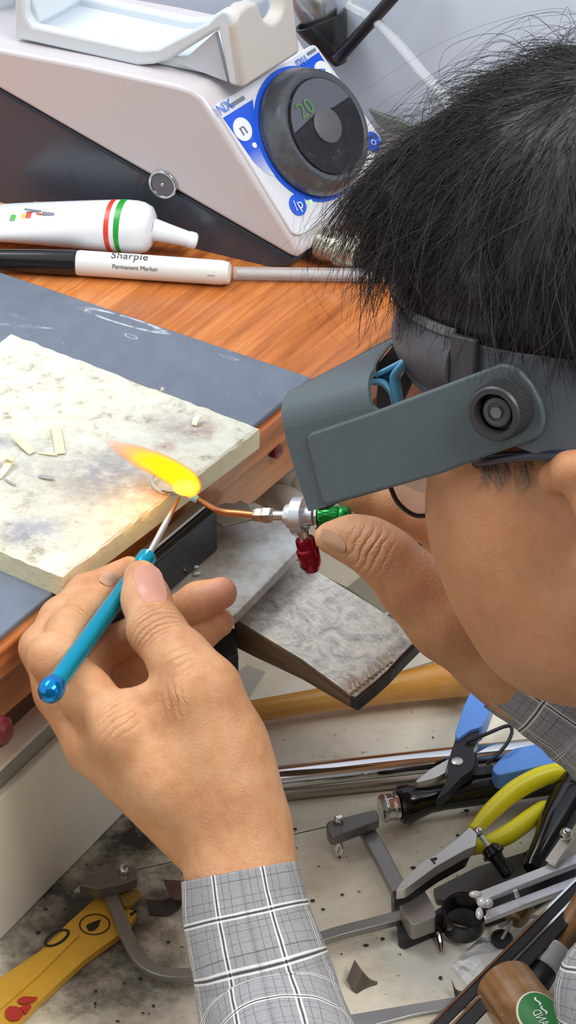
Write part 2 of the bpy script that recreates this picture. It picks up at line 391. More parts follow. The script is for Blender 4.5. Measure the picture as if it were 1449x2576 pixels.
strip('brass_offcut', ([(-4, 1160), (16, 1150), (34, 1156)], .0030), zb_, 'curled brass strip at the cut edge of the photo, upper one', (.003, .0045, .004), brass, 'brass offcuts on the board')
strip('brass_offcut', ([(488, 1068), (494, 1052), (506, 1044)], .0030), zb_, 'small curled brass chip near the far edge of the cream board', (.0008, .003, .0035), brass, 'brass offcuts on the board')
strip('silver_offcut', ([(98, 1196), (116, 1199), (136, 1201)], .0022), zb_, 'short silver offcut lying below the brass strips', (.0006, .0012, .0014), silver)
strip('metal_sliver', ([(97, 1138), (120, 1141), (144, 1143)], .0012), zb_, 'thin horizontal sliver joining the two pale brass strips', (.0006, .0008, .0006), brass)
strip('metal_sliver', ([(12, 1204), (24, 1211), (40, 1219)], .0010), zb_, 'thin dark sliver below the curled brass strips', (.0006, .0008, .0006), silver)
strip('solder_chip', ([(404, 981), (408, 975), (411, 980)], .0015), zb_, 'tiny bright chip on the far rim of the cream board', (.0006, .002, .001), brass)
# ---------------------------------------------------------------- control box
hA, hB = on(673, 675, .0006), on(0, 514, .0006)
HD = nrm(hA - hB); HN = nrm(np.cross(HD, (0, 0, 1)))       # side plane through hA, hB
if np.dot(HN, FW) > 0: HN = -HN
def sd(px, py, inset=0.0): return onp(px, py, hA - HN * inset, HN)
P1 = sd(545, 265); P2 = on(790, 112, P1[2]); WV = P2 - P1; WL = np.linalg.norm(WV); WD = nrm(WV)
box = thing('micromotor_control_box', 'pearl white control box with a big dark dial and blue panel on the bench', 'control box', (hA + hB) / 2 + WV / 2)
t = NT('pearl_plastic'); pearl = t.fin(t.mix(t.noise(600, 2), lin((212, 206, 208)), lin((200, 194, 197))), .32, Coat_Weight=.3, Coat_Roughness=.2)
darkp = plain('dark_gloss_plastic', (68, 73, 84), .2, var=.05)
shell = [(-150, 95), (0, 125), (200, 163), (440, 215), (482, 229), (508, 249), (560, 328), (735, 604), (754, 634), (748, 651), (726, 643), (0, 225), (-150, 138)]
shell_o = mk('shell', prism([sd(*p) for p in shell], WV), pearl, box, bevel=.004, seg=4)
bs = [(-150, 139), (0, 226), (726, 644), (742, 650), (738, 664), (716, 674), (673, 677), (0, 514), (-150, 478)]
mk('base', prism([sd(x, y, .003) for x, y in bs], WD * (WL - .006)), darkp, box, bevel=.002)
sc_c = sd(412, 462)
ds = mk('screw_recess', join(lathe(sc_c + HN * .0012, -HN, [(0, .0088), (.0006, .0085), (.0042, .0078), (.0044, 0)], 28)), None, box)
t = NT('recess_plastic'); ds.data.materials.append(t.fin(lin((96, 97, 102)), .3))
mk('screw', join(ball(sc_c + HN * .0012, .0014, 8), ring(sc_c + HN * .0014, HN, .0080, .0009)), plain('chrome', (205, 205, 208), .15, 1.0), ds)
# top handpiece tray
lidm = plain('cradle_plastic', (216, 225, 232), .3, var=.04, scale=30)
beige = plain('cradle_front', (203, 197, 190), .4, var=.05, scale=30)
I_ = .012
rim = [(35, 97), (345, 166), (385, 163), (425, 152), (530, 86), (548, 76), (575, 212), (612, 223), (601, 110), (590, 58), (575, 32), (560, 24), (544, 34), (520, 58), (430, 104), (395, 122), (350, 124), (80, 66), (62, 40), (58, -20), (36, -40)]
lid = mk('handpiece_cradle', prism([sd(x, y, I_) for x, y in rim], WD * .007), lidm, box, bevel=.0025, seg=3)
f1_ = sd(613, 223, I_ - .001); wI = float(np.linalg.norm(on(738, 128, f1_[2]) - f1_)) - .0085
mk('cradle_wall', prism([sd(x, y, I_) + WD * wI for x, y in rim], WD * .007), lidm, lid, bevel=.0025, seg=3)
fl = [(40, 92), (345, 160), (400, 152), (470, 112), (555, 68), (565, 120), (575, 208), (36, 100)]
fl = [(36, 96), (345, 165), (574, 211), (572, 190), (480, 150), (440, 152), (345, 146), (40, 78)]
mk('cradle_floor', prism([sd(x, y, I_) + WD * .006 for x, y in fl], WD * (wI - .004)), lidm, lid, bevel=.001)
bk = [(36, 97), (60, 102), (84, 66), (60, 0), (58, -60), (36, -60)]
mk('cradle_back', prism([sd(x, y, I_) + WD * .006 for x, y in bk], WD * (wI - .004)), lidm, lid, bevel=.001)
# front block with the U notch
f0, f1 = sd(592, 60, I_ - .001), sd(613, 223, I_ - .001)
UPB = nrm(f0 - f1); Hb = np.linalg.norm(f0 - f1); wF = np.linalg.norm(on(738, 128, f1[2]) - f1)
prof = [(0, 0), (1, 0), (1, 1.12), (.86, 1.12)] + [(.64 + .21 * math.cos(a), 1.02 - .34 * math.sin(a)) for a in np.linspace(0, math.pi, 13)] + [(.40, 1.12), (.22, 1.17), (.08, 1.12), (0, 1.0)]
fb = [f1 + WD * wF * u + UPB * Hb * v for u, v in prof]
back = -nrm(np.cross(WD, UPB)); back = back if np.dot(back, HD) < 0 else -back
mk('cradle_front', prism(fb, back * .011), beige, lid, bevel=.0025, seg=3)
tri = [(452, 160), (540, 82), (572, 206)]
mk('cradle_foot', prism([sd(x, y, I_ + .0025) for x, y in tri], WD * .003), plain('foot_shade', (200, 208, 216), .4), lid)
# panel
O_ = sd(508, 249); DV = sd(735, 604) - O_; PN = nrm(np.cross(WV, DV)); PN = PN if np.dot(PN, FW) < 0 else -PN
def pn(px, py, e=0.0): return onp(px, py, O_ + PN * e, PN)
PD = nrm(DV)
def pflat(name, px, e, th, m, par, bevel=0): return mk(name, prism([pn(x, y, e) for x, y in px], -PN * th), m, par, bevel=bevel)
clear = plain('panel_acrylic', (224, 226, 232), .12, var=.03, Coat_Weight=.4, Coat_Roughness=.05)
panel = pflat('control_panel', rounded([(541, 266), (792, 108), (962, 350), (905, 470), (885, 512), (757, 592), (738, 588)], 14), .0022, .003, clear, box, .0006)
blue = NT('blue_print')
lx = blue.math('DIVIDE', blue.vmath('DOT_PRODUCT', blue.vmath('SUBTRACT', blue.pos, tuple(O_)), tuple(PD), out='Value'), float(np.linalg.norm(DV)))
blue = blue.fin(blue.mix(blue.node('ShaderNodeMapRange', {'Value': lx, 'From Min': .42, 'From Max': .62}), lin((38, 92, 222)), lin((216, 220, 230))), .25)
blues = plain('solid_blue', (40, 96, 224), .25, var=.03)
pflat('blue_print', [(562, 296), (636, 250), (641, 300), (652, 350), (676, 400), (712, 446), (676, 440), (640, 408)], .0026, .0005, blue, panel)
pflat('blue_print', [(748, 168), (802, 131), (905, 300), (898, 330), (880, 270), (840, 215), (800, 185)], .0026, .0005, blue, panel)
dc = pn(766, 340)
def prg(r0, r1, e, th): 
    vs, fs = [], []
    ref = nrm(np.cross(PN, PD))
    n = 56
    for i in range(n):
        a = 2 * math.pi * i / n; d = PD * math.cos(a) + ref * math.sin(a)
        for r, z in ((r0, e), (r1, e), (r1, e - th), (r0, e - th)): vs.append(dc + d * r + PN * z)
    for i in range(n):
        for k in range(4): fs.append([i * 4 + k, i * 4 + (k + 1) % 4, ((i + 1) % n) * 4 + (k + 1) % 4, ((i + 1) % n) * 4 + k])
    return vs, fs
mk('blue_ring', prg(.034, .0398, .0030, .0008), blues, panel)
wht = plain('white_print', (236, 240, 246), .3, var=.02); gryp = plain('grey_print', (120, 126, 140), .3, var=.02); bluep = plain('blue_glyph', (70, 120, 220), .3, var=.02)
def icon(px, py, r, m, e=.0031): return mk('icon', disc(pn(px, py, e), -PN, r, .0006, 28), m, panel)
def ptext(s, px, py, size, m, par, e=.0034, name='lettering'): return mk(name, textgeo(s, size, pn(px, py, e), WD, -PD), m, par, smooth=0, recalc=False)
i1 = icon(611, 325, .0068, wht); ptext('n', 611, 325, .011, gryp, i1)
i2 = icon(813, 180, .0064, wht); ptext('>', 813, 180, .010, bluep, i2)
i3 = icon(750, 515, .0062, blues); ptext('/p', 750, 515, .009, wht, i3)
i4 = icon(938, 356, .0060, blues); ptext('o', 938, 356, .008, wht, i4)
icon(641, 365, .0016, wht)
t = NT('green_led'); ledm = t.fin(lin((180, 240, 170)), .4, Emission_Color=lin((150, 255, 120)), Emission_Strength=.8)
icon(782, 507, .0013, ledm)
ptext('NX', 566, 270, .0090, bluep, panel); ptext('nu', 757, 151, .0100, bluep, panel)
pflat('print_bar', [(577, 262), (612, 240), (618, 249), (583, 271)], .0028, .0004, gryp, panel)
pflat('print_bar', [(772, 133), (792, 120), (796, 127), (776, 140)], .0028, .0004, gryp, panel)
t = NT('dial_rubber'); dialm = t.fin(t.mix(t.noise(300, 3), lin((88, 92, 98)), lin((62, 64, 68))), .3, Coat_Weight=.3, Coat_Roughness=.2)
dial = mk('dial_knob', lathe(dc + PN * .0024, PN, [(0, 0), (0, .0364), (.003, .0376), (.006, .0376), (.012, .0350), (.0152, .0334), (.0166, .0318), (.0166, .0298), (.0158, .0288), (.0158, 0)], 72), dialm, box, smooth=40)
t = NT('dial_glass'); glassm = t.fin(t.ramp(t.noise(130, 5, .8), [(.45, lin((20, 20, 23))), (.62, lin((34, 34, 40))), (.7, lin((86, 84, 92)))]), .08)
ft = .0024 + .0160
disp = mk('dial_display', lathe(dc + PN * ft, PN, [(0, 0), (0, .0284), (.0009, .0280), (.0009, 0)], 56), glassm, dial)
# lighter segment of the display, digits, centre button
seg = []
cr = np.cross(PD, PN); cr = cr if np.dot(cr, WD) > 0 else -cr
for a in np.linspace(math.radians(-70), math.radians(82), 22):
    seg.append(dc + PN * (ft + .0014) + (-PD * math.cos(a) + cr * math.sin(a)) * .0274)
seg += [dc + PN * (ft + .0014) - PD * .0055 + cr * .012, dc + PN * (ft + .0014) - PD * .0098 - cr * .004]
mk('display_segment', prism(seg, -PN * .0004), plain('display_grey', (92, 94, 104), .2, var=.05), disp)
t = NT('green_digits'); digm = t.fin(lin((60, 90, 55)), .4, Emission_Color=lin((120, 190, 100)), Emission_Strength=.22)
mk('digits', textgeo('20', .0130, dc + PN * (ft + .0019) - PD * .0155 - cr * .0085, WD, -PD), digm, disp, smooth=0, recalc=False)
mk('centre_button', lathe(dc + PN * (ft + .0005), PN, [(0, .0106), (.0012, .0104), (.0016, .0098), (.0016, 0)], 40), plain('button_grey', (92, 92, 96), .5), dial)
mk('pointer_mark', prism([dc + PN * .0172 + PD * .0277 - cr * .0137, dc + PN * .0172 + PD * .0277 - cr * .0127, dc + PN * .0172 + PD * .0247 - cr * .0112, dc + PN * .0172 + PD * .0247 - cr * .0120], -PN * .0006), wht, dial)
# connector plug at the box's nose
iv = plain('plug_metal', (214, 205, 186), .25, .7)
c0, c1 = on(806, 610, .012), on(955, 655, .012)
pa = nrm(c1 - c0)
plug = thing('cable_connector', 'ivory metal cable plug pushed into the front of the control box', 'connector', (c0 + c1) / 2 - V((0, 0, .012)))
mk('plug_body', lathe(c0, pa, [(0, .006), (0, .0092), (.006, .0098), (.0065, .0088), (.012, .0088), (.0125, .0102), (.020, .0102), (.022, .0092), (.026, .0086), (.0265, 0)], 30), iv, plug)
blackr = plain('black_rubber', (34, 35, 38), .45, var=.08)
boot = mk('cable_boot', lathe(c0 + pa * .0262, pa, [(0, .0074), (.008, .0078), (.022, .0058), (.026, .0044), (.0262, 0)], 24), blackr, plug)
pe = c0 + pa * .050
mk('cable', sweep(smoothpath([pe, pe + pa * .04 + BN * -.01 - V((0, 0, .006)), pe + pa * .09 + BD * .05 - V((0, 0, .0075)), pe + pa * .10 + BD * .065 - BN * .05 - V((0, 0, .0075)), edge(SW - .03, .045, .0045), edge(SW - .0042, .060, .010)], 8), .004, 12), blackr, plug)
# handpiece standing in its black cup
hz = WV * 1.08
hp0 = at(806, 46, depth(P2) + .02); hp1 = at(856, 160, depth(P2) + .03)
cup = thing('handpiece_cup', 'black tapered cup holder at the far side of the control box', 'holder', hp1)
mk('cup', lath2(hp1, hp0, [(0, 0), (0, .004), (.05, .0048), (.80, .0145), (.95, .0158), (1.0, .0160), (1.0, .0142), (.9, .0135), (.9, 0)], 36), plain('black_cup', (44, 44, 47), .3), cup)
ha = nrm(hp0 - hp1)
hpm = plain('brushed_steel', (190, 190, 192), .28, .95)
hpc = thing('rotary_handpiece', 'brushed steel rotary handpiece head resting in the black cup', 'handpiece', hp0 - ha * .004)
mk('handpiece_body', lathe(hp0 - ha * .001, ha, [(-.001, 0), (-.001, .0095), (.003, .0116), (.012, .0122), (.018, .0112), (.026, .0085), (.06, .0085), (.061, 0)], 36), hpm, hpc)
# clear hose over the wall side, black arm behind
clr = NT('clear_hose'); clr.fin((.93, .95, .97, 1), .12, Transmission_Weight=.75, IOR=1.35); clr = clr.m
dd = depth(P2)
hs = mk('clear_hose', sweep(smoothpath([at(878, 12, dd), at(935, 45, dd - .01), at(1000, 108, dd - .03), at(1060, 180, dd - .05), at(1110, 235, dd - .07), at(1190, 340, dd - .09), edge(SW - .004, -.02, .075)], 8), .0030, 14), clr)
tag(hs, 'clear plastic hose curving down past the steel handpiece', 'hose')
ba = on(840, 150, .03)
arm = mk('black_rod', sweep([at(848, 150, dd + .012), at(925, 64, dd - .01), at(1050, -76, dd - .04)], .0036, 14), plain('black_rod', (24, 25, 28), .3))
tag(arm, 'black rod slanting behind the handpiece cup in front of the pale wall', 'rod')
leaf = mk('folded_strap', prism([on(925, 276, .05), on(978, 300, .05), on(1010, 308, .048), on(1060, 330, .046), on(1020, 345, .04), on(968, 328, .042), on(950, 312, .046)], WD * .003), plain('strap_grey', (112, 120, 112), .5), bevel=.0005)
tag(leaf, 'grey green strap end pointing out from behind the dark hair', 'strap')
# white pot at the top corner
pt = on(-12, 66, .085)
pot = thing('white_pot', 'white pot with a black foot at the top corner behind the control box', 'pot', pt)
mk('pot_body', lathe(pt, (0, 0, 1), [(0, 0), (0, .011), (.006, .013), (.04, .014), (.041, 0)], 28), lidm, pot)
mk('pot_foot', lathe(pt - V((0, 0, .008)), (0, 0, 1), [(0, 0), (0, .010), (.0079, .0115), (.008, 0)], 28), blackr, pot)
# ---------------------------------------------------------------- glue tube, marker, clear refill
tz = .016
def tp(x, y, z=tz): return on(x, y, z)
tube = thing('ointment_tube', 'white squeeze tube with red and green rings lying on the bench', 'tube', on(200, 620, .004))
t = NT('tube_print')
k0, k1 = tp(-60, 535), tp(340, 585); td = nrm(k1 - k0)
s_ = t.math('MULTIPLY', t.vmath('DOT_PRODUCT', t.vmath('SUBTRACT', t.pos, tuple(tp(283, 578))), tuple(td), out='Value'), 1000.0)
tubem = t.fin(lin((238, 241, 246)), .25)
# flattened toward the crimped end: elliptical sections
pts, rad = [], []
for i in range(15):
    u = i / 14; p = k0 * (1 - u) + k1 * u
    h = .0050 + (.0152 - .0050) * min(1, u * 1.05) ** .8; w = .0185 - .003 * u
    pts.append(V((p[0], p[1], .0042 + h))); rad.append((w, h))
def ell_sweep(pts, rad, n=32):
    vs, fs = [], []; m = len(pts)
    for i in range(m):
        d = nrm(pts[min(i + 1, m - 1)] - pts[max(i - 1, 0)]); s = nrm(np.cross(d, (0, 0, 1))); u = np.cross(s, d)
        for k in range(n):
            a = 2 * math.pi * k / n; vs.append(pts[i] + s * rad[i][0] * math.cos(a) + u * rad[i][1] * math.sin(a))
    for i in range(m - 1):
        for k in range(n): fs.append([i * n + k, i * n + (k + 1) % n, (i + 1) * n + (k + 1) % n, (i + 1) * n + k])
    fs += [list(range(n)), list(range((m - 1) * n, m * n))]
    return vs, fs
shp = pts[-1]; 
for dx, f in ((.004, .97), (.0085, .84), (.0105, .62), (.0112, .42)):
    pts.append(shp + td * dx); rad.append((rad[14][0] * f, rad[14][1] * f))
body = mk('tube_body', ell_sweep(pts, rad), tubem, tube, smooth=60)
def band(u0, u1, m, nm='stripe', k=1.012):
    P = [], []
    a = int(0); ps, rs = [], []
    for u in np.linspace(u0, u1, 3):
        i = u * 14; i0 = int(i); f = i - i0; ps.append(pts[i0] * (1 - f) + pts[i0 + 1] * f)
        rs.append(tuple((rad[i0][q] * (1 - f) + rad[i0 + 1][q] * f) * k for q in (0, 1)))
    mk(nm, ell_sweep(ps, rs), m, body, smooth=60)
band(.855, .885, plain('red_stripe', (226, 66, 48), .3, var=.03)); band(.915, .945, plain('green_stripe', (40, 160, 52), .3, var=.03))
nz0 = pts[-1]
nzd = nrm(tp(466, 600, .013) - nz0)
mk('nozzle_cap', lathe(nz0 - nzd * .002, nzd, [(0, .0058), (.002, .0064), (.010, .0056), (.020, .0048), (.022, .0046), (.0228, .0050), (.0262, .0049), (.0272, .0040), (.0275, 0)], 28), tubem, tube)
def tube_patch(u, ang, w, h, m, nm='print_patch'):
    i = u * 14; i0 = int(i); f = i - i0; c = pts[i0] * (1 - f) + pts[i0 + 1] * f
    ra = [rad[i0][q] * (1 - f) + rad[i0 + 1][q] * f for q in (0, 1)]
    s = nrm(np.cross(td, (0, 0, 1))); up = np.cross(s, td); vs = []
    for j in range(4):
        for k in range(3):
            a = ang + h * (j / 3 - .5); vs.append(c + td * w * (k / 2 - .5) + (s * ra[0] * math.cos(a) + up * ra[1] * math.sin(a)) * 1.015)
    fs = [[j * 3 + k, j * 3 + k + 1, (j + 1) * 3 + k + 1, (j + 1) * 3 + k] for j in range(3) for k in range(2)]
    mk(nm, (vs, fs), m, body, recalc=False)
gr = plain('print_green', (90, 176, 84), .3); rd = plain('print_red', (224, 84, 66), .3); ye = plain('print_yellow', (226, 200, 80), .3); lg = plain('print_lime', (196, 216, 130), .3)
side_a = math.radians(90)
for u, da, w, h, m in ((.28, .5, .006, .30, gr), (.335, .45, .004, .22, ye), (.375, .42, .006, .30, rd), (.43, .25, .02, .10, gryp), (.46, .42, .01, .08, rd), (.52, .45, .014, .14, gryp), (.36, -1.0, .008, .18, lg), (.78, -1.05, .008, .3, lg), (.40, -1.25, .012, .10, lg)):
    tube_patch(u, side_a + (da if np.dot(np.cross(td, (0, 0, 1)), FW) > 0 else -da), w, h, m)
# marker
mr = .0074; mz = mr + .0003
m0, m1, m2, m3 = (on(x, y, mz) for x, y in ((-120, 648), (198, 661), (578, 687), (586, 688)))
mk_ = thing('marker_pen', 'white permanent marker with a black cap lying in front of the tube', 'marker', (m0 + m2) / 2 - V((0, 0, mz)))
md = nrm(m2 - m1); LB = np.linalg.norm(m2 - m1)
mbar = mk('barrel', lathe(m1 - md * .001, md, [(0, 0), (0, .0068), (.0015, mr - .0002), (LB - .004, mr - .0004), (LB + .0005, mr - .0012), (LB + .0015, mr - .0028), (LB + .0016, 0)], 36), plain('marker_white', (226, 226, 222), .25, var=.02), mk_)
cd = nrm(m0 - m1); LC = np.linalg.norm(m0 - m1)
mk('cap', lathe(m1 + cd * .0012, cd, [(0, 0), (0, mr - .0003), (.003, mr - .0001), (.022, mr - .0005), (LC * .7, mr - .0018), (LC, mr - .0025), (LC + .001, 0)], 36), plain('marker_black', (26, 26, 28), .18), mk_)
view = -ray(380, 670); vs_ = nrm(view - np.dot(view, md) * md)
def mtext(s, px, py, size, tilt):
    # wrap text on the barrel
    v, f = textgeo(s, size, V((0, 0, 0)), (1, 0, 0), (0, 1, 0)); v = np.array(v)
    c = on(px, py, mz); c = m1 + md * np.dot(c - m1, md); sx = np.cross(vs_, md); sx = sx if np.dot(sx, UPV) > 0 else -sx
    a = v[:, 1] / mr + tilt
    return c + v[:, :1] * md + (vs_ * np.cos(a)[:, None] + sx * np.sin(a)[:, None]) * (mr + .00012), f
ink = plain('ink', (60, 60, 66), .4, var=.02)
mk('lettering', mtext('Permanent Marker', 345, 672, .0034, -.10), ink, mbar, smooth=0, recalc=False)
mk('lettering', mtext('Sharpie', 335, 650, .0072, .85), ink, mbar, smooth=0, recalc=False)
mk('lettering', mtext('\u2014', 534, 690, .004, -.25), ink, mbar, smooth=0, recalc=False)
rf = thing('clear_refill', 'thin clear plastic tube lying beyond the white marker end', 'tube', on(760, 692, 0))
r0, r1 = on(588, 687, .0042), on(1010, 693, .0042)
mk('refill_tube', lath2(r0, r1, [(0, .0022), (0, .0038), (1, .0038), (1, .0022)], 20), clr, rf)
mk('inner_tube', lath2(r0 + (r1 - r0) * .02, r1, [(0, 0), (0, .0017), (1, .0017), (1, 0)], 14), plain('inner_white', (216, 210, 206), .3), rf)
# ---------------------------------------------------------------- bench pin, anvil plate
steel_dark = plain('dark_steel', (126, 124, 120), .36, .6, var=.15)
steel = plain('worn_steel', (216, 214, 208), .34, .7, var=.1)
chrome = plain('polished_chrome', (226, 226, 226), .1, 1.0, bump=0)
blackm = plain('black_paint', (34, 34, 36), .4)
blackg = plain('black_gloss', (20, 20, 22), .15, bump=0)
blacks = plain('blackened_steel', (52, 52, 54), .38, .5, var=.1)
def slabn(px, z, n_off, th):
    return slab(px, z, th)
anvil = thing('bench_anvil_plate', 'flat grey steel anvil plate clamped to the bench edge above the wooden pin', 'anvil plate', on(560, 1400, -.045))
t = NT('anvil_steel'); n1 = t.noise(40, 5, .6); n2 = t.noise(200, 4, .6)
col = t.ramp(t.math('ADD', t.math('MULTIPLY', n1, .6), t.math('MULTIPLY', n2, .4)), [(.35, lin((150, 142, 130))), (.5, lin((178, 177, 172))), (.68, lin((198, 203, 206)))])
col = t.mix(t.math('MULTIPLY', t.near(on(500, 1400, -.034), .022, .9, n1), .6), col, lin((150, 130, 106)))
t.bump(n2, .15, .0005); anvilm = t.fin(col, .42, .35)
AZ = -.030
mk('anvil_plate', slab([(498, 1338), (552, 1300), (640, 1262), (700, 1292), (762, 1372), (735, 1400), (600, 1540), (520, 1600), (400, 1588), (396, 1440)], AZ, .006), anvilm, anvil, bevel=.0008)
mk('rear_tab', prism([on(x, y, AZ + .0132) for x, y in [(524, 1298), (540, 1276), (564, 1264), (590, 1266), (604, 1258), (622, 1266), (638, 1292), (640, 1304), (560, 1324)]], (0, 0, -.0012)), plain('tab_brown', (128, 118, 104), .45, .3), anvil, bevel=.0004)
# black clamp bar on the apron with its bright upper edge
def ape(px, py, n): # point on a vertical plane n in front of the apron
    return onp(px, py, E0 - BN * n, BN)
b0, b1 = ape(225, 1478, .004), ape(498, 1282, .004)
zt0, zt1 = b0[2], b1[2]
zc = (zt0 + zt1) / 2
pA, pB = V((b0[0], b0[1], zc)), V((b1[0], b1[1], zc))
mk('clamp_bar', prism([pA, pB, pB - V((0, 0, .024)), pA - V((0, 0, .024))], -BN * .012 + BN * .004 * 0), blackg, anvil, bevel=.001)
mk('clamp_rail', bar(pA + V((0, 0, .0022)) - BN * .0035, pB + V((0, 0, .0022)) - BN * .0035, .006, .0021), plain('rail_steel', (190, 182, 172), .25, .9), anvil, bevel=.0008)
# bench pin : wooden wedge with grey, pencil-silvered top
BPZ = -.046
pz0, pz1 = BPZ, BPZ - .006
T = [on(728, 1402, pz0), on(800, 1440, pz0 - .001), on(930, 1520, pz0 - .003), on(1030, 1585, pz1), on(1056, 1606, pz1 - .001), on(1010, 1652, pz1), on(975, 1690, pz1), on(940, 1722, pz1), on(895, 1758, pz1 - .001), on(880, 1750, pz1), on(760, 1662, pz0 - .003), on(640, 1590, pz0 - .001), on(588, 1556, pz0)]
t = NT('worn_pin_top'); pv = t.maprot(on(880, 1745, pz1) - on(590, 1555, pz0), 60, 300, 300)
sc1 = t.noise(1, 6, .7, pv, dist=3.5); n1 = t.noise(60, 5, .65, dist=2); n2 = t.noise(260, 5, .7, dist=1.2)
col = t.ramp(t.math('ADD', t.math('MULTIPLY', sc1, .35), t.math('MULTIPLY', n1, .65)), [(.36, lin((146, 144, 142))), (.48, lin((196, 193, 186))), (.6, lin((226, 220, 206)))])
scr = t.ramp(n2, [(.56, 0), (.60, 1), (.63, 0)])
col = t.mix(t.math('MULTIPLY', scr, .7), col, lin((236, 230, 214)))
col = t.mix(t.math('MULTIPLY', t.near(on(905, 1730, pz1), .012, .8, n2), .8), col, lin((150, 112, 84)))
t.bump(t.math('ADD', sc1, n2), .35, .0008); pintop = t.fin(col, .42, .25)
t = NT('pin_wood'); pv = t.maprot(on(880, 1745, pz1) - on(590, 1555, pz0), 12, 160, 160)
gr_ = t.noise(1, 5, .6, pv, dist=.5)
col = t.ramp(gr_, [(.3, lin((74, 58, 44))), (.55, lin((112, 90, 68))), (.75, lin((136, 112, 86)))])
t.bump(gr_, .3, .0008); pinwood = t.fin(col, .6)
pin = thing('bench_pin', 'wooden bench pin wedge with silvery scratched top and chewed front end', 'bench pin', on(760, 1600, BPZ - .02))
LOWB = [np.array(p) for p in T]
lowz = {0: .018, 1: .017, 2: .012, 3: .009, 4: .007, 5: .007, 6: .006, 7: .006, 8: .006, 9: .0075, 10: .012, 11: .016, 12: .018}
vs = [p for p in T] + [p - V((0, 0, lowz[i])) for i, p in enumerate(T)]
n = len(T)
side_f = [[i, (i + 1) % n, n + (i + 1) % n, n + i] for i in range(n)]
mk('pin_body', (vs, [list(range(2 * n - 1, n - 1, -1)), list(range(n))] + side_f), pinwood, pin, bevel=.0006)
cc = sum(T) / n
mk('pin_face', prism([cc + (p - cc) * .992 + V((0, 0, .0009)) for p in T], (0, 0, -.0008)), pintop, pin, bevel=.0004)
# chewed notches along the end: small ridges
ends = [(T[9] * (1 - u) + T[5] * u) for u in np.linspace(.03, .80, 11)]
inw = nrm(T[0] - T[4]); 
rg = []
for i, p in enumerate(ends):
    l = .003 + .005 * random.random(); a = p + inw * .0005 - V((0, 0, -.0006)); b = a + inw * l + V((0, 0, .0008)) + nrm(T[5] - T[9]) * random.uniform(.0, .004)
    rg.append(sweep([a - inw * .001 - V((0, 0, .002)), a, b], [.0006, .0010 + .0009 * random.random(), .0005], 7))
mk('chewed_ridges', join(*rg), plain('chewed_wood', (208, 192, 172), .6, var=.35), pin)
e_ = [T[9], T[8], T[7], T[6], T[5], T[4]]
ev = [p - inw * .0004 for p in e_] + [p - inw * .0004 - V((0, 0, .0066)) for p in e_]
m_ = len(e_)
mk('dark_end_strip', join(*[prism([ev[i], ev[i + 1], ev[m_ + i + 1], ev[m_ + i]], -inw * .0012) for i in range(m_ - 1)]), plain('dark_end_wood', (36, 32, 30), .55), pin, bevel=.0004)  # dark strips along the front end of the pin
mount = mk('pin_mount', prism([on(x, y, BPZ - .004) for x, y in [(500, 1590), (560, 1560), (592, 1582), (600, 1650), (560, 1665), (520, 1640)]], (0, 0, -.016)), blackm, anvil, bevel=.001)
# ---------------------------------------------------------------- things lying in the tray
def tl(x, y, h=0.0): return on(x, y, TZ + h)
handle_w = woodmat('mallet_wood', (226, 170, 88), (208, 146, 62), (182, 118, 44), tl(1215, 1690) - tl(640, 1790), 1.0, .25)
h0, h1 = tl(600, 1795, .0115), tl(1216, 1694, .0150)
mal = thing('mallet_handle', 'polished yellow wooden mallet handle lying behind the bench pin', 'handle', (h0 + h1) / 2 - V((0, 0, .012)))
LH = np.linalg.norm(h1 - h0)
mk('handle_shaft', lathe(h0, h1 - h0, [(0, 0), (0, .0052), (.002, .0060), (LH * .3, .0066), (LH * .6, .0080), (LH * .9, .0110), (LH * .985, .0112), (LH, .0094), (LH + .0005, 0)], 36), handle_w, mal)
hc = onp(1182, 1658, h1 - FW * .0098, FW)
mk('hanging_hole', ball(hc, .0016, 8, (1.9, .8, .5)), plain('hole_dark', (58, 42, 26), .6), mal)
# paper and folded sheets behind the pin
paper = plain('beige_card', (214, 208, 190), .7, var=.06)
grn = plain('grey_green_card', (156, 154, 136), .7, var=.08)
gcl = plain('grey_cloth', (104, 110, 108), .8, var=.15)
def leafsheet(name, px, hs, m, label, cat, th=.0008):
    pts = [tl(x, y, h) for (x, y), h in zip(px, hs)]
    return tag(mk(name, prism(pts, (0, 0, -th)), m), label, cat)
leafsheet('card_sheet', [(690, 1215), (770, 1190), (1010, 1400), (930, 1440), (878, 1480), (760, 1420)], (.012, .012, .012, .012, .012, .012), paper, 'pale beige card lying under the torch and the thumb', 'card')
leafsheet('folded_card', [(874, 1478), (930, 1432), (1000, 1415), (1010, 1520), (965, 1540), (905, 1500)], (.02, .02, .026, .02, .016, .018), grn, 'grey green folded card behind the far corner of the bench pin', 'card')
leafsheet('grey_rag', [(972, 1548), (1010, 1530), (1045, 1560), (1060, 1600), (1052, 1612), (1000, 1600)], (.02, .028, .026, .016, .014, .016), gcl, 'small grey rag between the bench pin tip and the hand', 'rag', .003)
leafsheet('paper_sheet', [(1040, 1590), (1060, 1570), (1132, 1630), (1130, 1650), (1000, 1690), (960, 1700)], (.012,) * 6, paper, 'cream paper corner beyond the tip of the bench pin', 'paper')
leafsheet('paper_slip', [(585, 1700), (622, 1672), (668, 1690), (600, 1790), (570, 1780)], (.006,) * 5, plain('slip_grey', (190, 188, 178), .7), 'grey paper slip under the thumb base beside the pin side', 'paper')
cl_ = []
fabs = plain('pale_cloth', (190, 188, 176), .85, var=.12)
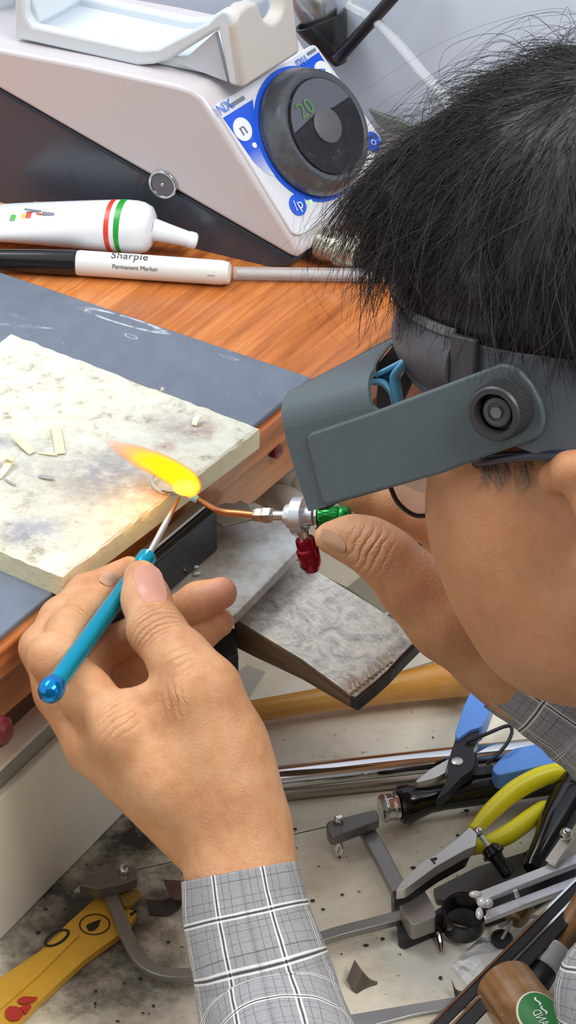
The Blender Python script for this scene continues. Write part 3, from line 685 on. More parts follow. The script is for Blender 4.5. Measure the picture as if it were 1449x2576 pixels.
for (a, b, r) in (((686, 1222), (760, 1180), .006), ((694, 1208), (780, 1240), .0075), ((720, 1200), (790, 1262), .007), ((690, 1250), (770, 1300), .008)):
    cl_.append(sweep(smoothpath([tl(*a, .035), (tl(*a, .04) + tl(*b, .04)) / 2 + V((0, 0, .004)), tl(*b, .035)], 5), [r * .8] + [r] * 9 + [r * .8], 12))
tag(mk('cleaning_cloth', join(*cl_), fabs, smooth=80), 'crumpled pale cloth in the shadow under the bench behind the torch', 'cloth')
# chrome rod
c0, c1 = tl(560, 1977, .0081), tl(1560, 1868, .0081)
rod = mk('chrome_tube', lath2(c0, c1, [(0, 0), (0, .0074), (1, .0078), (1, 0)], 40), chrome)
tag(rod, 'long polished chrome tube lying across the tray below the wooden handle', 'tube')
st2 = mk('steel_rod', lath2(tl(560, 2012, .0042), tl(1120, 1952, .0042), [(0, 0), (0, .0040), (1, .0040), (1, 0)], 20), plain('brushed_rod', (168, 160, 148), .3, .85))
tag(st2, 'thin brushed steel rod touching the front of the chrome tube', 'rod')
# ---- saw frame
saw = thing('piercing_saw', 'piercing saw frame with black handle and bent grey steel bow in the tray', 'saw', tl(800, 2330))
s0, s1 = tl(1003, 2026, .014), tl(1500, 1928, .016)
sax = nrm(s1 - s0); LS = np.linalg.norm(s1 - s0)
mk('handle', lathe(s0, sax, [(0, 0), (0, .0090), (.0015, .0104), (.005, .0106), (.009, .0094), (.016, .0074), (.024, .0072), (.045, .0084), (.075, .0100), (LS, .0112), (LS + .001, 0)], 36), blackg, saw)
mk('ferrule', lathe(s0 - sax * .0102, sax, [(0, 0), (0, .0064), (.001, .0074), (.003, .0078), (.0035, .0072), (.007, .0072), (.0075, .0078), (.0100, .0078), (.0101, 0)], 8), chrome, saw, smooth=20, bevel=.0004)
gaz = tl(846, 2082, .013); 
mk('upper_clamp', prism([tl(x, y, .018) for x, y in rounded([(821, 2066), (948, 2035), (956, 2062), (884, 2090), (835, 2108), (822, 2092)], 10)], (0, 0, -.006)), steel_dark, saw, bevel=.0008)
mk('clamp_screw', lathe(tl(853, 2066, .0182), (0, 0, 1), [(0, .0028), (.002, .0028), (.0035, .0018), (.0036, 0)], 16), chrome, saw)
wn = tl(853, 2100, .012)
mk('wing_screw', join(lathe(wn, V((0, 0, -1)), [(-.003, 0), (-.003, .0034), (.001, .0040), (.004, .0018), (.0045, 0)], 16), sweep(smoothpath([tl(853, 2118, .010), tl(860, 2136, .006), tl(853, 2150, .003), tl(846, 2136, .006), tl(853, 2118, .010)], 5), .0013, 8), sweep([tl(853, 2150, .003), tl(854, 2162, .002)], [.0008, .0012], 8)), chrome, saw, smooth=60)
# flat steel bow
def flatbar(px, w, th, h):
    """strip in the tray plane along px polyline; w in metres"""
    P = [tl(x, y, h) for x, y in px]; P = smoothpath(P, 6); m = len(P); vs, fs = [], []
    for i in range(m):
        d = nrm(P[min(i + 1, m - 1)] - P[max(i - 1, 0)]); s = nrm(np.cross(d, (0, 0, 1)))
        vs += [P[i] - s * w / 2, P[i] + s * w / 2, P[i] + s * w / 2 - V((0, 0, th)), P[i] - s * w / 2 - V((0, 0, th))]
    for i in range(m - 1):
        for k in range(4): fs.append([i * 4 + k, i * 4 + (k + 1) % 4, (i + 1) * 4 + (k + 1) % 4, (i + 1) * 4 + k])
    fs += [[0, 1, 2, 3], [4 * m - 1, 4 * m - 2, 4 * m - 3, 4 * m - 4]]
    return vs, fs
bowm = plain('bow_steel', (146, 144, 140), .35, .55, var=.12)
mk('fore_arm', flatbar([(920, 2080), (965, 2160), (1012, 2252)], .0085, .004, .011), bowm, saw, bevel=.0006)
mk('spine', flatbar([(1040, 2292), (940, 2318), (840, 2344), (700, 2392), (560, 2432), (470, 2446), (400, 2440), (352, 2408), (320, 2350), (296, 2290), (268, 2224)], .0068, .004, .010), bowm, saw, bevel=.0006)
mk('lower_clamp', prism([tl(x, y, .016) for x, y in rounded([(196, 2226), (236, 2198), (290, 2184), (330, 2178), (346, 2192), (345, 2210), (300, 2226), (246, 2236)], 8)], (0, 0, -.006)), steel_dark, saw, bevel=.0008)
mk('clamp_screw', lathe(tl(311, 2194, .0162), (0, 0, 1), [(0, .0026), (.002, .0026), (.004, .0016), (.0041, 0)], 16), chrome, saw)
mk('wing_screw', sweep(smoothpath([tl(248, 2226, .012), tl(228, 2232, .010), tl(206, 2238, .008), tl(188, 2244, .006)], 4), lerp_r([.002, .0035, .0025, .001], 13), 10), steel, saw)
mk('saw_blade', sweep([tl(346, 2188, .012), tl(822, 2080, .013)], .00025, 6), blackm, saw)
sl = [(1004, 2268), (1020, 2244), (1060, 2224), (1092, 2280), (1098, 2306), (1040, 2328), (1028, 2318)]
mk('slide_clamp', prism([tl(x, y, .019) for x, y in rounded(sl, 8)], (0, 0, -.010)), plain('slide_steel', (158, 152, 146), .36, .5), saw, bevel=.001)
mk('slide_block', prism([tl(x, y, .009) for x, y in rounded([(984, 2240), (1002, 2226), (1020, 2262), (1006, 2330), (1112, 2296), (1118, 2316), (1020, 2358), (1002, 2350), (1000, 2310), (986, 2270)], 5)], (0, 0, -.008)), blackm, saw, bevel=.001)
mk('slide_screw', sweep(smoothpath([tl(1084, 2332, .004), tl(1100, 2350, .004), tl(1108, 2376, .003), tl(1110, 2396, .002)], 4), lerp_r([.0012, .0020, .0014, .0006], 13), 8), chrome, saw)
# ---- blue nippers
nip = thing('flush_cutter', 'small flush cutter with two blue grips and a thin wire spring', 'cutter', tl(1180, 1920))
bluegrip = plain('blue_grip', (96, 148, 226), .38, var=.08)
def flat(name, px, h, th, m, par, r=6, bevel=.0010): return mk(name, prism([tl(x, y, h) for x, y in rounded(px, r)], (0, 0, -th)), m, par, bevel=bevel)
flat('grip', [(1216, 1670), (1260, 1682), (1246, 1750), (1228, 1800), (1212, 1828), (1182, 1836), (1150, 1860), (1144, 1846), (1166, 1778)], .034, .010, bluegrip, nip, 8, .002)
flat('grip', [(1236, 1934), (1262, 1902), (1292, 1882), (1360, 1868), (1449, 1894), (1560, 1940), (1560, 1968), (1449, 1920), (1350, 1928), (1252, 1950)], .030, .010, bluegrip, nip, 8, .002)
flat('cutter_body', [(1146, 1858), (1206, 1832), (1204, 1860), (1190, 1886), (1196, 1900), (1188, 1936), (1160, 1956), (1128, 1990), (1096, 2014), (1124, 1962), (1132, 1900)], .032, .006, blacks, nip, 5, .0008)
flat('blade', [(1130, 1908), (1120, 1944), (1096, 1956), (1052, 1968), (1044, 1966), (1084, 1934)], .028, .004, steel, nip, 3, .0005)
flat('lower_tang', [(1180, 1900), (1198, 1890), (1204, 1930), (1240, 1922), (1246, 1946), (1190, 1950), (1172, 1936)], .025, .005, blacks, nip, 4, .0006)
mk('rivet', lathe(tl(1150, 1916, .0322), (0, 0, 1), [(0, .0032), (.0006, .0030), (.001, .002), (.001, 0)], 20), steel, nip)
mk('spring', sweep(smoothpath([tl(1172, 1868, .033), tl(1220, 1848, .036), tl(1276, 1826, .038), tl(1288, 1838, .037), tl(1278, 1866, .036), tl(1250, 1900, .032), tl(1224, 1922, .028)], 8), .0010, 8), blackm, nip)
mk('grip_mark', prism([tl(x, y, .0343) for x, y in ((1208, 1714), (1230, 1722), (1230, 1725), (1208, 1717))], (0, 0, -.0004)), plain('mark_blue', (30, 70, 140), .5), nip)
# ---- yellow pliers
pl = thing('yellow_pliers', 'slim pliers with bright yellow dipped handles and bare steel jaws', 'pliers', tl(1200, 2120))
yel = plain('yellow_vinyl', (250, 236, 36), .28, var=.03)
def grip(px, hs, r):
    P = smoothpath([tl(x, y, h) for (x, y), h in zip(px, hs)], 6); m = len(P)
    rr = lerp_r(r, m); rr[-1] = rr[-1] * .45
    return sweep(P, [(a * .85, a) for a in rr], 18)
mk('handle', grip([(1190, 2092), (1236, 2040), (1294, 1990), (1352, 1958), (1398, 1944), (1424, 1944), (1434, 1950)], (.026, .028, .030, .031, .031, .030, .029), [.0036, .0050, .0056, .0056, .0052, .0046, .0034]), yel, pl, smooth=80)
mk('handle', grip([(1188, 2136), (1230, 2122), (1280, 2098), (1330, 2062), (1366, 2036), (1386, 2030)], (.020, .020, .020, .020, .020, .020), [.0034, .0044, .0052, .0052, .0046, .0034]), yel, pl, smooth=80)
flat('upper_jaw', [(1182, 2080), (1200, 2098), (1196, 2128), (1170, 2138), (1096, 2180), (1020, 2236), (996, 2240), (1012, 2216), (1062, 2168), (1100, 2148), (1150, 2110)], .032, .006, steel, pl, 4, .0012)
flat('lower_jaw', [(1186, 2130), (1170, 2160), (1104, 2196), (1040, 2240), (992, 2262), (986, 2244), (1030, 2222), (1110, 2170)], .0255, .006, plain('jaw_dark', (70, 68, 66), .35, .6), pl, 4, .001)
mk('joint_slot', prism([tl(x, y, .0324) for x, y in ((1082, 2160), (1098, 2156), (1100, 2160), (1090, 2164), (1096, 2170), (1092, 2172))], (0, 0, -.0004)), blackm, pl)
# ---- dividers
div = thing('spring_dividers', 'spring dividers with black spring ring, white wing nut and two silver legs', 'dividers', tl(1200, 2290))
cyl = tl(1164, 2326, 0.006)
rv = []
prf = [(.0, .0094), (.0, .0112), (.0135, .0112), (.0135, .0094)]
v_, f_ = lathe(cyl, (0, -.30, 1), prf, 40); f_ = f_[:-2] + [[3 * 40 + k, 3 * 40 + (k + 1) % 40, (k + 1) % 40, k] for k in range(40)]
mk('spring_ring', (v_, f_), blackg, div, bevel=.0004)
legm = plain('divider_silver', (222, 224, 230), .3, .55)
mk('leg', bar(tl(1196, 2258, .022), tl(1500, 2140, .030), .0065, .0035), legm, div, bevel=.0006)
mk('leg', bar(tl(1214, 2304, .018), tl(1500, 2196, .024), .0060, .0035), legm, div, bevel=.0006)
wc = tl(1216, 2270, .026)
mk('wing_nut', join(ball(wc, .0034, 8, (1, 1, .8)), ball(wc + tl(1196, 2250, .026) - tl(1216, 2270, .026), .0026, 8, (1.3, .8, .7)), ball(tl(1206, 2298, .026), .0028, 8, (.7, 1.4, .8)), ball(tl(1228, 2272, .026), .0026, 8)), plain('white_nut', (232, 232, 230), .25, .2), div, smooth=80)
mk('set_screw', sweep([tl(1296, 2240, .028), tl(1302, 2256, .024)], .0012, 8), legm, div)
mk('leg_label', prism([tl(x, y, .0186) for x, y in ((1250, 2290), (1306, 2270), (1310, 2280), (1254, 2301))], (0, 0, -.0004)), plain('etched', (172, 172, 176), .5), div)
# ---- ball-ended pin vise
pv_ = thing('ball_end_pin', 'small black knurled pin with a bright ball end beside the yellow handle', 'pin', tl(1245, 2160))
q0, q1 = tl(1203, 2093, .030), tl(1282, 2204, .016)
qa = nrm(q1 - q0); LQ = np.linalg.norm(q1 - q0)
mk('ball_end', ball(q0, .0028, 10), chrome, pv_)
mk('shank', lathe(q0, qa, [(.001, 0), (.001, .0014), (LQ * .36, .0014), (LQ * .36, 0)], 14), steel, pv_)
mk('knurled_body', lathe(q0, qa, [(LQ * .33, 0), (LQ * .33, .0036), (LQ * .38, .0050), (LQ * .44, .0050), (LQ * .46, .0060), (LQ * .52, .0060), (LQ * .54, .0044), (LQ * .60, .0036), (LQ * .95, .0036), (LQ * 1.0, .0026), (LQ * 1.01, 0)], 22), blackg, pv_)
# ---- large black handpiece at the right edge
bh0, bh1 = tl(1490, 1900, .030), tl(1336, 2186, .016)
bx = thing('black_handpiece', 'thick glossy black tool handle pointing down past the yellow handles', 'tool', (bh0 + bh1) / 2 - V((0, 0, .02)))
LB2 = np.linalg.norm(bh1 - bh0)
mk('body', lathe(bh0, bh1 - bh0, [(0, 0), (0, .0092), (LB2 * .34, .0098), (LB2 * .345, .0092), (LB2 * .36, .0092), (LB2 * .365, .0098), (LB2 * .62, .0090), (LB2 * .75, .0068), (LB2 * .97, .0052), (LB2, .0042), (LB2 + .0004, 0)], 30), blackg, bx)
mk('steel_clip', bar(tl(1432, 2100, .036), tl(1384, 2170, .030), .0065, .002), steel, bx, bevel=.0005)
mk('clip_screw', ball(tl(1424, 2098, .038), .0034, 8), chrome, bx)
# ---- dark flat tool under the pliers and dividers
df = thing('dark_file', 'dark flat steel bar lying under the pliers and dividers', 'bar', tl(1200, 2230))
flat('bar', [(1098, 2262), (1090, 2236), (1200, 2180), (1330, 2140), (1352, 2128), (1362, 2142), (1340, 2200), (1260, 2236), (1160, 2268)], .004, .0035, plain('file_steel', (96, 92, 90), .45, .5), df, 4, .0005)
flat('tip', [(1318, 2146), (1350, 2120), (1366, 2126), (1360, 2146)], .008, .004, blackm, df, 4, .0005)
flat('jaw_shadow_sheet', [(1080, 2300), (1140, 2262), (1240, 2250), (1449, 2170), (1449, 2215), (1330, 2290), (1200, 2330)], .0025, .002, blackm, df, 4, .0004)  # thin black sheet painted as the shadow under the tools
# ---- long tweezers
tw = thing('long_tweezers', 'long black steel tweezers with bright edges slanting across the lower corner', 'tweezers', tl(1280, 2420))
def twarm(a0, a1, h0, h1, w):
    p0, p1 = tl(*a0, h0), tl(*a1, h1)
    d = nrm(p1 - p0); s = nrm(np.cross(d, (0, 0, 1)))
    return p0, p1, s
for (a0, a1, h0, h1, w) in (((1500, 2182), (1050, 2630), .034, .018, .0058), ((1500, 2228), (1105, 2640), .036, .020, .0074)):
    p0, p1, s = twarm(a0, a1, h0, h1, w)
    ar = mk('arm', bar(p0, p1, w, .0016), blacks, tw, bevel=.0003)
    s = s if np.dot(s, RT) < 0 else -s
    mk('bright_edge', bar(p0 + s * w * .5 + V((0, 0, .0006)), p1 + s * w * .5 + V((0, 0, .0006)), .0013, .0014), chrome, ar)
# ---- wood-handled graver with ferrule
gv = thing('wood_handled_graver', 'dark wooden handled tool with a grey steel ferrule beside the shirt', 'graver', tl(1400, 2400))
v0, v1 = tl(1476, 2282, .030), tl(1338, 2474, .016)
va = nrm(v1 - v0); LV = np.linalg.norm(v1 - v0)
gw = woodmat('graver_wood', (168, 124, 78), (128, 92, 56), (70, 50, 36), v1 - v0, 1.2, .35)
mk('handle', lathe(v0, va, [(-.02, 0), (-.02, .0085), (.01, .0088), (LV * .45, .0060), (LV * .60, .0066), (LV * .601, 0)], 28), gw, gv)
mk('ferrule', lathe(v0, va, [(LV * .55, 0), (LV * .55, .0084), (LV * .58, .0092), (LV * .66, .0094), (LV * .67, .0090), (LV * .80, .0096), (LV * .82, .0088), (LV * .82, 0)], 30), plain('ferrule_steel', (196, 198, 200), .32, .45), gv)
mk('socket', lathe(v0, va, [(LV * .81, 0), (LV * .81, .0080), (LV * .96, .0086), (LV * 1.0, .0076), (LV * 1.0, .0050), (LV * .97, .0048), (LV * .97, 0)], 30), blackm, gv)
# ---- wooden block with green label
wbk = thing('labelled_wood_cylinder', 'brown wooden cylinder with a round green label at the lower corner', 'wood block', tl(1330, 2540))
w0, w1 = tl(1268, 2476, .024), tl(1420, 2690, .030)
wa = nrm(w1 - w0); LW = np.linalg.norm(w1 - w0)
blockw = woodmat('block_wood', (198, 158, 108), (160, 116, 70), (108, 74, 44), w1 - w0, 1.0, .4)
wbm = mk('wood_body', lathe(w0, wa, [(0, 0), (0, .0128), (.0015, .0148), (LW, .0160), (LW + .001, 0)], 40), blockw, wbk)
vd = nrm(-ray(1372, 2540)); vp = nrm(vd - np.dot(vd, wa) * wa); sx = np.cross(wa, vp)
def wrap(px, py, rad_a, rad_b, lift):
    c = onp(px, py, w0 + vp * .0155, vp); s0 = np.dot(c - w0, wa); y0 = np.dot(c - w0, sx)
    return s0, y0
ls, ly = wrap(1362, 2538, 0, 0, 0)
def wpt(a, b, e):
    R = .0158 + e; an = (ly + b) / .0158
    return w0 + wa * (ls + a) + (vp * math.cos(an) + sx * math.sin(an)) * R
def wdisc(ra, rb, e, rin=0.0):
    vs = [wpt(0, 0, e)]; fs = []
    N_ = 40
    for j in (1, 2, 3, 4):
        for k in range(N_):
            a = 2 * math.pi * k / N_; vs.append(wpt(ra * j / 4 * math.cos(a), rb * j / 4 * math.sin(a), e))
    for k in range(N_): fs.append([0, 1 + k, 1 + (k + 1) % N_])
    for j in range(3):
        for k in range(N_): fs.append([1 + j * N_ + k, 1 + (j + 1) * N_ + k, 1 + (j + 1) * N_ + (k + 1) % N_, 1 + j * N_ + (k + 1) % N_])
    return vs, fs
lab = mk('label', wdisc(.0150, .0122, .0003), plain('label_cream', (226, 220, 196), .5, var=.04), wbk, recalc=False)
mk('label_green', wdisc(.0137, .0109, .0006), plain('label_green', (38, 120, 60), .45, var=.1), lab, recalc=False)
def wtext(s, a0, b0, size, flip=1):
    v, f = textgeo(s, size, V((0, 0, 0)), (1, 0, 0), (0, 1, 0)); v = np.array(v)
    return [wpt(a0 + x[0] * flip, b0 + x[1] * flip, .0009) for x in v], f
mk('lettering', wtext('LAND', .0060, .0030, .0056, -1), plain('label_white', (232, 236, 228), .5, var=.03), lab, smooth=0, recalc=False)
mk('lettering', wtext('~~', -.0030, -.0010, .0120, -1), plain('label_white', (232, 236, 228), .5, var=.03), lab, smooth=0, recalc=False)
# ---- brass bur with disc
br = thing('brass_bur', 'short brass bodied bur with a wire stem and a small round disc', 'bur', tl(1290, 2330))
x0, x1, x2 = tl(1325, 2270, .012), tl(1288, 2318, .010), tl(1262, 2364, .006)
xa = nrm(x1 - x0); Lx = np.linalg.norm(x1 - x0)
mk('brass_body', lathe(x0, xa, [(0, 0), (0, .0040), (.002, .0060), (Lx * .5, .0052), (Lx * .55, .0064), (Lx * .9, .0056), (Lx, .003), (Lx, 0)], 22), plain('aged_brass', (142, 122, 86), .28, .85), br)
mk('stem', sweep([x1, x2], .0010, 10), steel, br)
mk('disc', lathe(x2, (0.1, -.2, 1), [(-.001, 0), (-.001, .0052), (0, .0056), (.0012, .0056), (.0012, .0042), (.0004, .0040), (.0004, 0)], 28), blacks, br)
# ---- curled scraps
lea = plain('brown_leather', (98, 88, 78), .6, var=.2)
def curl(name, px, hs, wv, m, label):
    P = smoothpath([tl(x, y, h) for (x, y), h in zip(px, hs)], 5); wv = V(wv); n = len(P); vs = []
    for p in P: vs += [p, p + wv, p + wv - V((0, 0, .0006)), p - V((0, 0, .0006))]
    fs = []
    for i in range(n - 1):
        for k in range(4): fs.append([i * 4 + k, i * 4 + (k + 1) % 4, (i + 1) * 4 + (k + 1) % 4, (i + 1) * 4 + k])
    fs += [[0, 1, 2, 3], [4 * n - 1, 4 * n - 2, 4 * n - 3, 4 * n - 4]]
    return tag(mk(name, (vs, fs), m, smooth=50), label, 'scrap')
curl('abrasive_scrap', [(892, 2414), (910, 2440), (930, 2462), (950, 2470)], (.010, .008, .003, .001), tl(872, 2464, .004) - tl(892, 2414, .010), lea, 'curled dark brown abrasive scrap lying alone right of the shirt cuff')
curl('abrasive_scrap', [(1136, 2464), (1150, 2490), (1180, 2490), (1230, 2460)], (.010, .003, .002, .004), tl(1146, 2516, .002) - tl(1136, 2468, .006), lea, 'curved grey brown scrap half under the long tweezers')
curl('abrasive_scrap', [(376, 2300), (420, 2302), (446, 2290), (460, 2270)], (.001, .002, .004, .010), tl(452, 2224, .014) - tl(462, 2262, .012), plain('scrap_dark', (60, 54, 48), .6), 'folded dark scrap standing in front of the shirt cuff')
curl('abrasive_scrap', [(410, 2212), (424, 2244), (436, 2262)], (.014, .013, .012), tl(462, 2216, .014) - tl(410, 2212, .014), plain('scrap_maroon', (84, 58, 52), .55), 'small maroon scrap resting on the folded dark scrap')
# ---- steel ruler strip at the bottom
ru = mk('steel_strip', slab([(860, 2556), (1010, 2530), (1250, 2490), (1262, 2512), (1040, 2552), (870, 2596)], TZ + .0025, .0018), plain('strip_steel', (186, 190, 194), .3, .7), bevel=.0003)
tag(ru, 'flat pale steel strip lying along the bottom under the tweezers', 'steel strip')
bagm = NT('clear_bag'); n1 = bagm.noise(60, 5); bagm.bump(n1, .8, .004); bagm.fin((.93, .95, .97, 1), .18, Transmission_Weight=.65, IOR=1.25); bagm = bagm.m
def crumple(px0, px1, nu, nv, amp, label):
    A, B, C, D = [tl(*p, .003) for p in px0]
    vs = []; fs = []
    for j in range(nv + 1):
        for i in range(nu + 1):
            u, v = i / nu, j / nv; p = A * (1 - u) * (1 - v) + B * u * (1 - v) + C * u * v + D * (1 - u) * v
            e = min(u, 1 - u, v, 1 - v) * 4
            vs.append(p + V((0, 0, abs(mnoise.noise(Vector(p * 70))) * amp * min(1, e) + .0012)))
    for j in range(nv):
        for i in range(nu): fs.append([j * (nu + 1) + i, j * (nu + 1) + i + 1, (j + 1) * (nu + 1) + i + 1, (j + 1) * (nu + 1) + i])
    return tag(mk('plastic_bag', (vs, fs), bagm, smooth=60), label, 'bag')
crumple([(1136, 2430), (1210, 2360), (1310, 2400), (1200, 2520)], None, 26, 22, .012, 'crumpled clear plastic bag lying under the brass bur')
crumple([(1250, 2330), (1330, 2300), (1390, 2320), (1300, 2400)], None, 18, 16, .010, 'second crumpled clear bag piece half hidden under the tweezers')
# ---- yellow strip with print
ys = thing('yellow_plastic_strip', 'long yellow plastic strip with black printed rings and red print', 'strip', tl(160, 2420))
t = NT('yellow_strip'); ym = t.fin(t.mix(t.noise(60, 5, .6), lin((222, 176, 62)), lin((196, 146, 44))), .35)
yb = mk('strip_body', prism([tl(x, y, .005) for x, y in rounded([(-40, 2486), (100, 2392), (168, 2324), (240, 2260), (262, 2254), (345, 2296), (320, 2336), (212, 2414), (96, 2520), (20, 2600), (-90, 2690)], 8)], (0, 0, -.0042)), ym, ys, bevel=.0010)
mk('edge_fold', prism([tl(x, y, .0062) for x, y in [(-40, 2494), (100, 2398), (166, 2332), (200, 2350), (100, 2450), (-60, 2590)]], (0, 0, -.001)), ym, yb, bevel=.0008)
inkb = plain('black_print', (30, 28, 26), .4, var=.02); inkr = plain('red_print', (178, 50, 40), .4, var=.1)
def oval(px, py, ra, rb, ang, w, h, m, par, nm='printed_ring'):
    c = tl(px, py, h); d1 = V((math.cos(ang), math.sin(ang), 0)); d2 = V((-math.sin(ang), math.cos(ang), 0)); n = 40; vs = []; fs = []
    for k in range(n):
        a = 2 * math.pi * k / n
        for f in (1, 1 - w):
            vs.append(c + d1 * (ra - (1 - f) * .01) * math.cos(a) + d2 * (rb - (1 - f) * .01) * math.sin(a))
    for k in range(n): fs.append([2 * k, 2 * k + 1, 2 * ((k + 1) % n) + 1, 2 * ((k + 1) % n)])
    mk(nm, (vs, fs), m, par)
oval(143, 2359, .0080, .0044, math.radians(48), .16, .0066, inkb, yb)
oval(238, 2325, .0078, .0078, 0, .07, .0054, inkb, yb)
mk('printed_drop', prism([tl(x, y, .0054) for x, y in ((216, 2330), (222, 2324), (254, 2312), (247, 2330), (238, 2340), (224, 2342))], (0, 0, -.0003)), inkb, yb)
mk('strip_ink', join(*[prism([tl(x, y, .0054) for x, y in q], (0, 0, -.0003)) for q in (((310, 2282), (322, 2278), (324, 2283), (312, 2288)), ((326, 2298), (342, 2288), (344, 2293), (330, 2304)))]), inkb, yb)
for q in ([(14, 2540), (24, 2530), (46, 2532), (60, 2550), (50, 2564), (28, 2568), (14, 2556)], [(44, 2514), (60, 2506), (96, 2508), (88, 2518), (60, 2526), (46, 2522)], [(48, 2534), (74, 2524), (80, 2532), (66, 2552), (58, 2544)]):
    mk('red_print', prism([tl(x, y, .0064) for x, y in rounded(q, 4)], (0, 0, -.0003)), inkr, yb)
ylw = mk('yellow_offcut', prism([tl(x, y, .008) for x, y in rounded([(296, 2248), (320, 2236), (352, 2236), (358, 2252), (330, 2276), (310, 2280)], 6)], (0, 0, -.003)), plain('dull_yellow', (150, 116, 56), .45), bevel=.0008)
tag(ylw, 'dull yellow offcut under the lower saw clamp', 'offcut')
# ---- small debris in the tray
deb = []
def seg_d(p, a, b):
    u = min(1, max(0, np.dot(p - a, b - a) / np.dot(b - a, b - a))); return np.linalg.norm((p - a - u * (b - a))[:2])
keep = [((560, 1995), (1560, 1880), .017), ((1003, 2026), (1500, 1928), .014), ((825, 2085), (955, 2050), .008), ((920, 2080), (1012, 2252), .008), ((1060, 2290), (840, 2344), .010), ((840, 2344), (470, 2446), .010), ((470, 2446), (340, 2400), .010), ((340, 2400), (268, 2210), .010), ((190, 2240), (350, 2190), .010), ((853, 2090), (854, 2166), .006), ((990, 2270), (1120, 2310), .024), ((1084, 2330), (1112, 2400), .006), ((-40, 2560), (330, 2290), .022)]
rnd = random.Random(3)
for k in range(160):
    if k < 100: x, y = rnd.gauss(300, 130), rnd.gauss(2310, 130)
    else: x, y = rnd.uniform(650, 1300), rnd.uniform(1850, 2560)
    p = tl(x, y, .0009)
    if np.dot(p - g0, GN) > -.004 and np.dot(p - g0, GD) < L + .004: continue
    if 965 < x < 1140 and 2205 < y < 2380: continue
    if any(seg_d(p, tl(*a), tl(*b)) < w for a, b, w in keep): continue
    r = 0; r = rnd.uniform(.0003, .0011)
    v, f = ball(p, r, 3, (rnd.uniform(.8, 2), rnd.uniform(.6, 1.2), .6)); deb.append((v, f))
mk('filings', join(*deb), plain('filings', (64, 58, 52), .5, .3), tray, kind='stuff')
for i, (x, y) in enumerate(((490, 1426), (493, 1443))):
    v, f = ball(on(x, y, AZ + .0016), .0015, 5, (1.5, .8, .7))
    tag(mk('metal_snippet', (v, f), silver, smooth=0), ('bright snippet on the grey anvil plate, farther of two', 'bright snippet on the grey anvil plate, nearer of two')[i], 'snippet')
# ---------------------------------------------------------------- ring, torch, flame, pick
rc = on(428, 1216, .0175)
rg_ = mk('wedding_ring', ring(rc + V((0, 0, .0014)), (0.05, -.1, 1), .0091, (.0009, .0014), 48, 10), plain('white_gold', (232, 226, 212), .18, .95))
tag(rg_, 'thin pale metal ring being heated on the cream board', 'ring')
torch = thing('mini_torch', 'small soldering torch with copper nozzle, green knob and red knob', 'torch', at(758, 1340, 1.545))
cop = plain('copper', (208, 130, 82), .25, .85, var=.2)
n0 = [(484, 1250, 1.560), (508, 1262, 1.559), (540, 1281, 1.557), (566, 1289, 1.556), (600, 1292, 1.554), (646, 1297, 1.551)]
P = smoothpath([at(*p) for p in n0], 6); r_ = lerp_r([.0011, .0013, .0016, .0018, .0019, .0019], len(P))
mk('nozzle', sweep(P, r_, 16), cop, torch, smooth=80)
mk('nozzle_tip', sweep([at(476, 1243, 1.5605), at(486, 1251, 1.560), at(497, 1257, 1.5595)], [.0015, .0020, .0018], 14), plain('tip_bluish', (170, 222, 240), .3, .1), torch, smooth=80)
a0, a1 = at(640, 1296, 1.551), at(792, 1299, 1.541)
ta = nrm(a1 - a0); px_ = np.linalg.norm(a1 - a0) / 152.0
mk('hex_nut', join(lathe(a0, ta, [(0, .0022), (0, .0034), (px_ * 10, .0040), (px_ * 22, .0040), (px_ * 24, .0044), (px_ * 44, .0044), (px_ * 50, .0032), (px_ * 50, 0)], 6)), plain('nickel', (196, 192, 176), .2, .95), torch, smooth=15, bevel=.0003)
mk('mixing_tube', lathe(a0 + ta * px_ * 46, ta, [(0, 0), (0, .0025), (px_ * 40, .0025), (px_ * 40, 0)], 20), chrome, torch)
alu = plain('satin_aluminium', (214, 214, 218), .3, .8, var=.05)
mk('valve_body', lathe(a0 + ta * px_ * 78, ta, [(0, 0), (0, .0052), (.0012, .0060), (.0040, .0060), (.0042, .0094), (.0102, .0098), (.0104, .0090), (.0106, .0052), (px_ * 72, .0050), (px_ * 72, 0)], 40), alu, torch, bevel=.0003)
grn_ = plain('green_anodised', (30, 132, 56), .22, .75); red_ = plain('red_anodised', (150, 28, 44), .22, .75)
k0, k1 = at(800, 1302, 1.530), at(884, 1300, 1.528)
def knurl(base_r, L, n=48):
    return None
gk = lathe(k0, k1 - k0, [(0, 0), (0, .0050), (.0008, .0054), (.0098, .0054), (.0100, .0050), (.0108, .0056), (.0126, .0058), (.0148, .0052), (.0160, .0034), (.0163, 0)], 36)
mk('green_knob', gk, grn_, torch)
kn = []
dK = nrm(k1 - k0); 
ref = nrm(np.cross(dK, UPV)); r2 = np.cross(dK, ref)
for k in range(20):
    a = 2 * math.pi * k / 20
    for sgn in (1, -1):
        pts = [k0 + dK * s + (ref * math.cos(a + sgn * s * 40) + r2 * math.sin(a + sgn * s * 40)) * .00545 for s in np.linspace(.0010, .0096, 5)]
        kn.append(sweep(pts, .00022, 4))
mk('knurling', join(*kn), grn_, torch, kind='stuff')
mk('knob_washer', lathe(k0 - dK * .0016, dK, [(0, 0), (0, .0056), (.0012, .0056), (.0012, 0)], 28), chrome, torch)
d0, d1 = at(764, 1345, 1.541), at(786, 1436, 1.548)
dR = nrm(d1 - d0); LR = np.linalg.norm(d1 - d0)
mk('red_stem', lathe(d0 - dR * .002, dR, [(0, 0), (0, .0026), (.006, .0026), (.006, 0)], 18), chrome, torch)
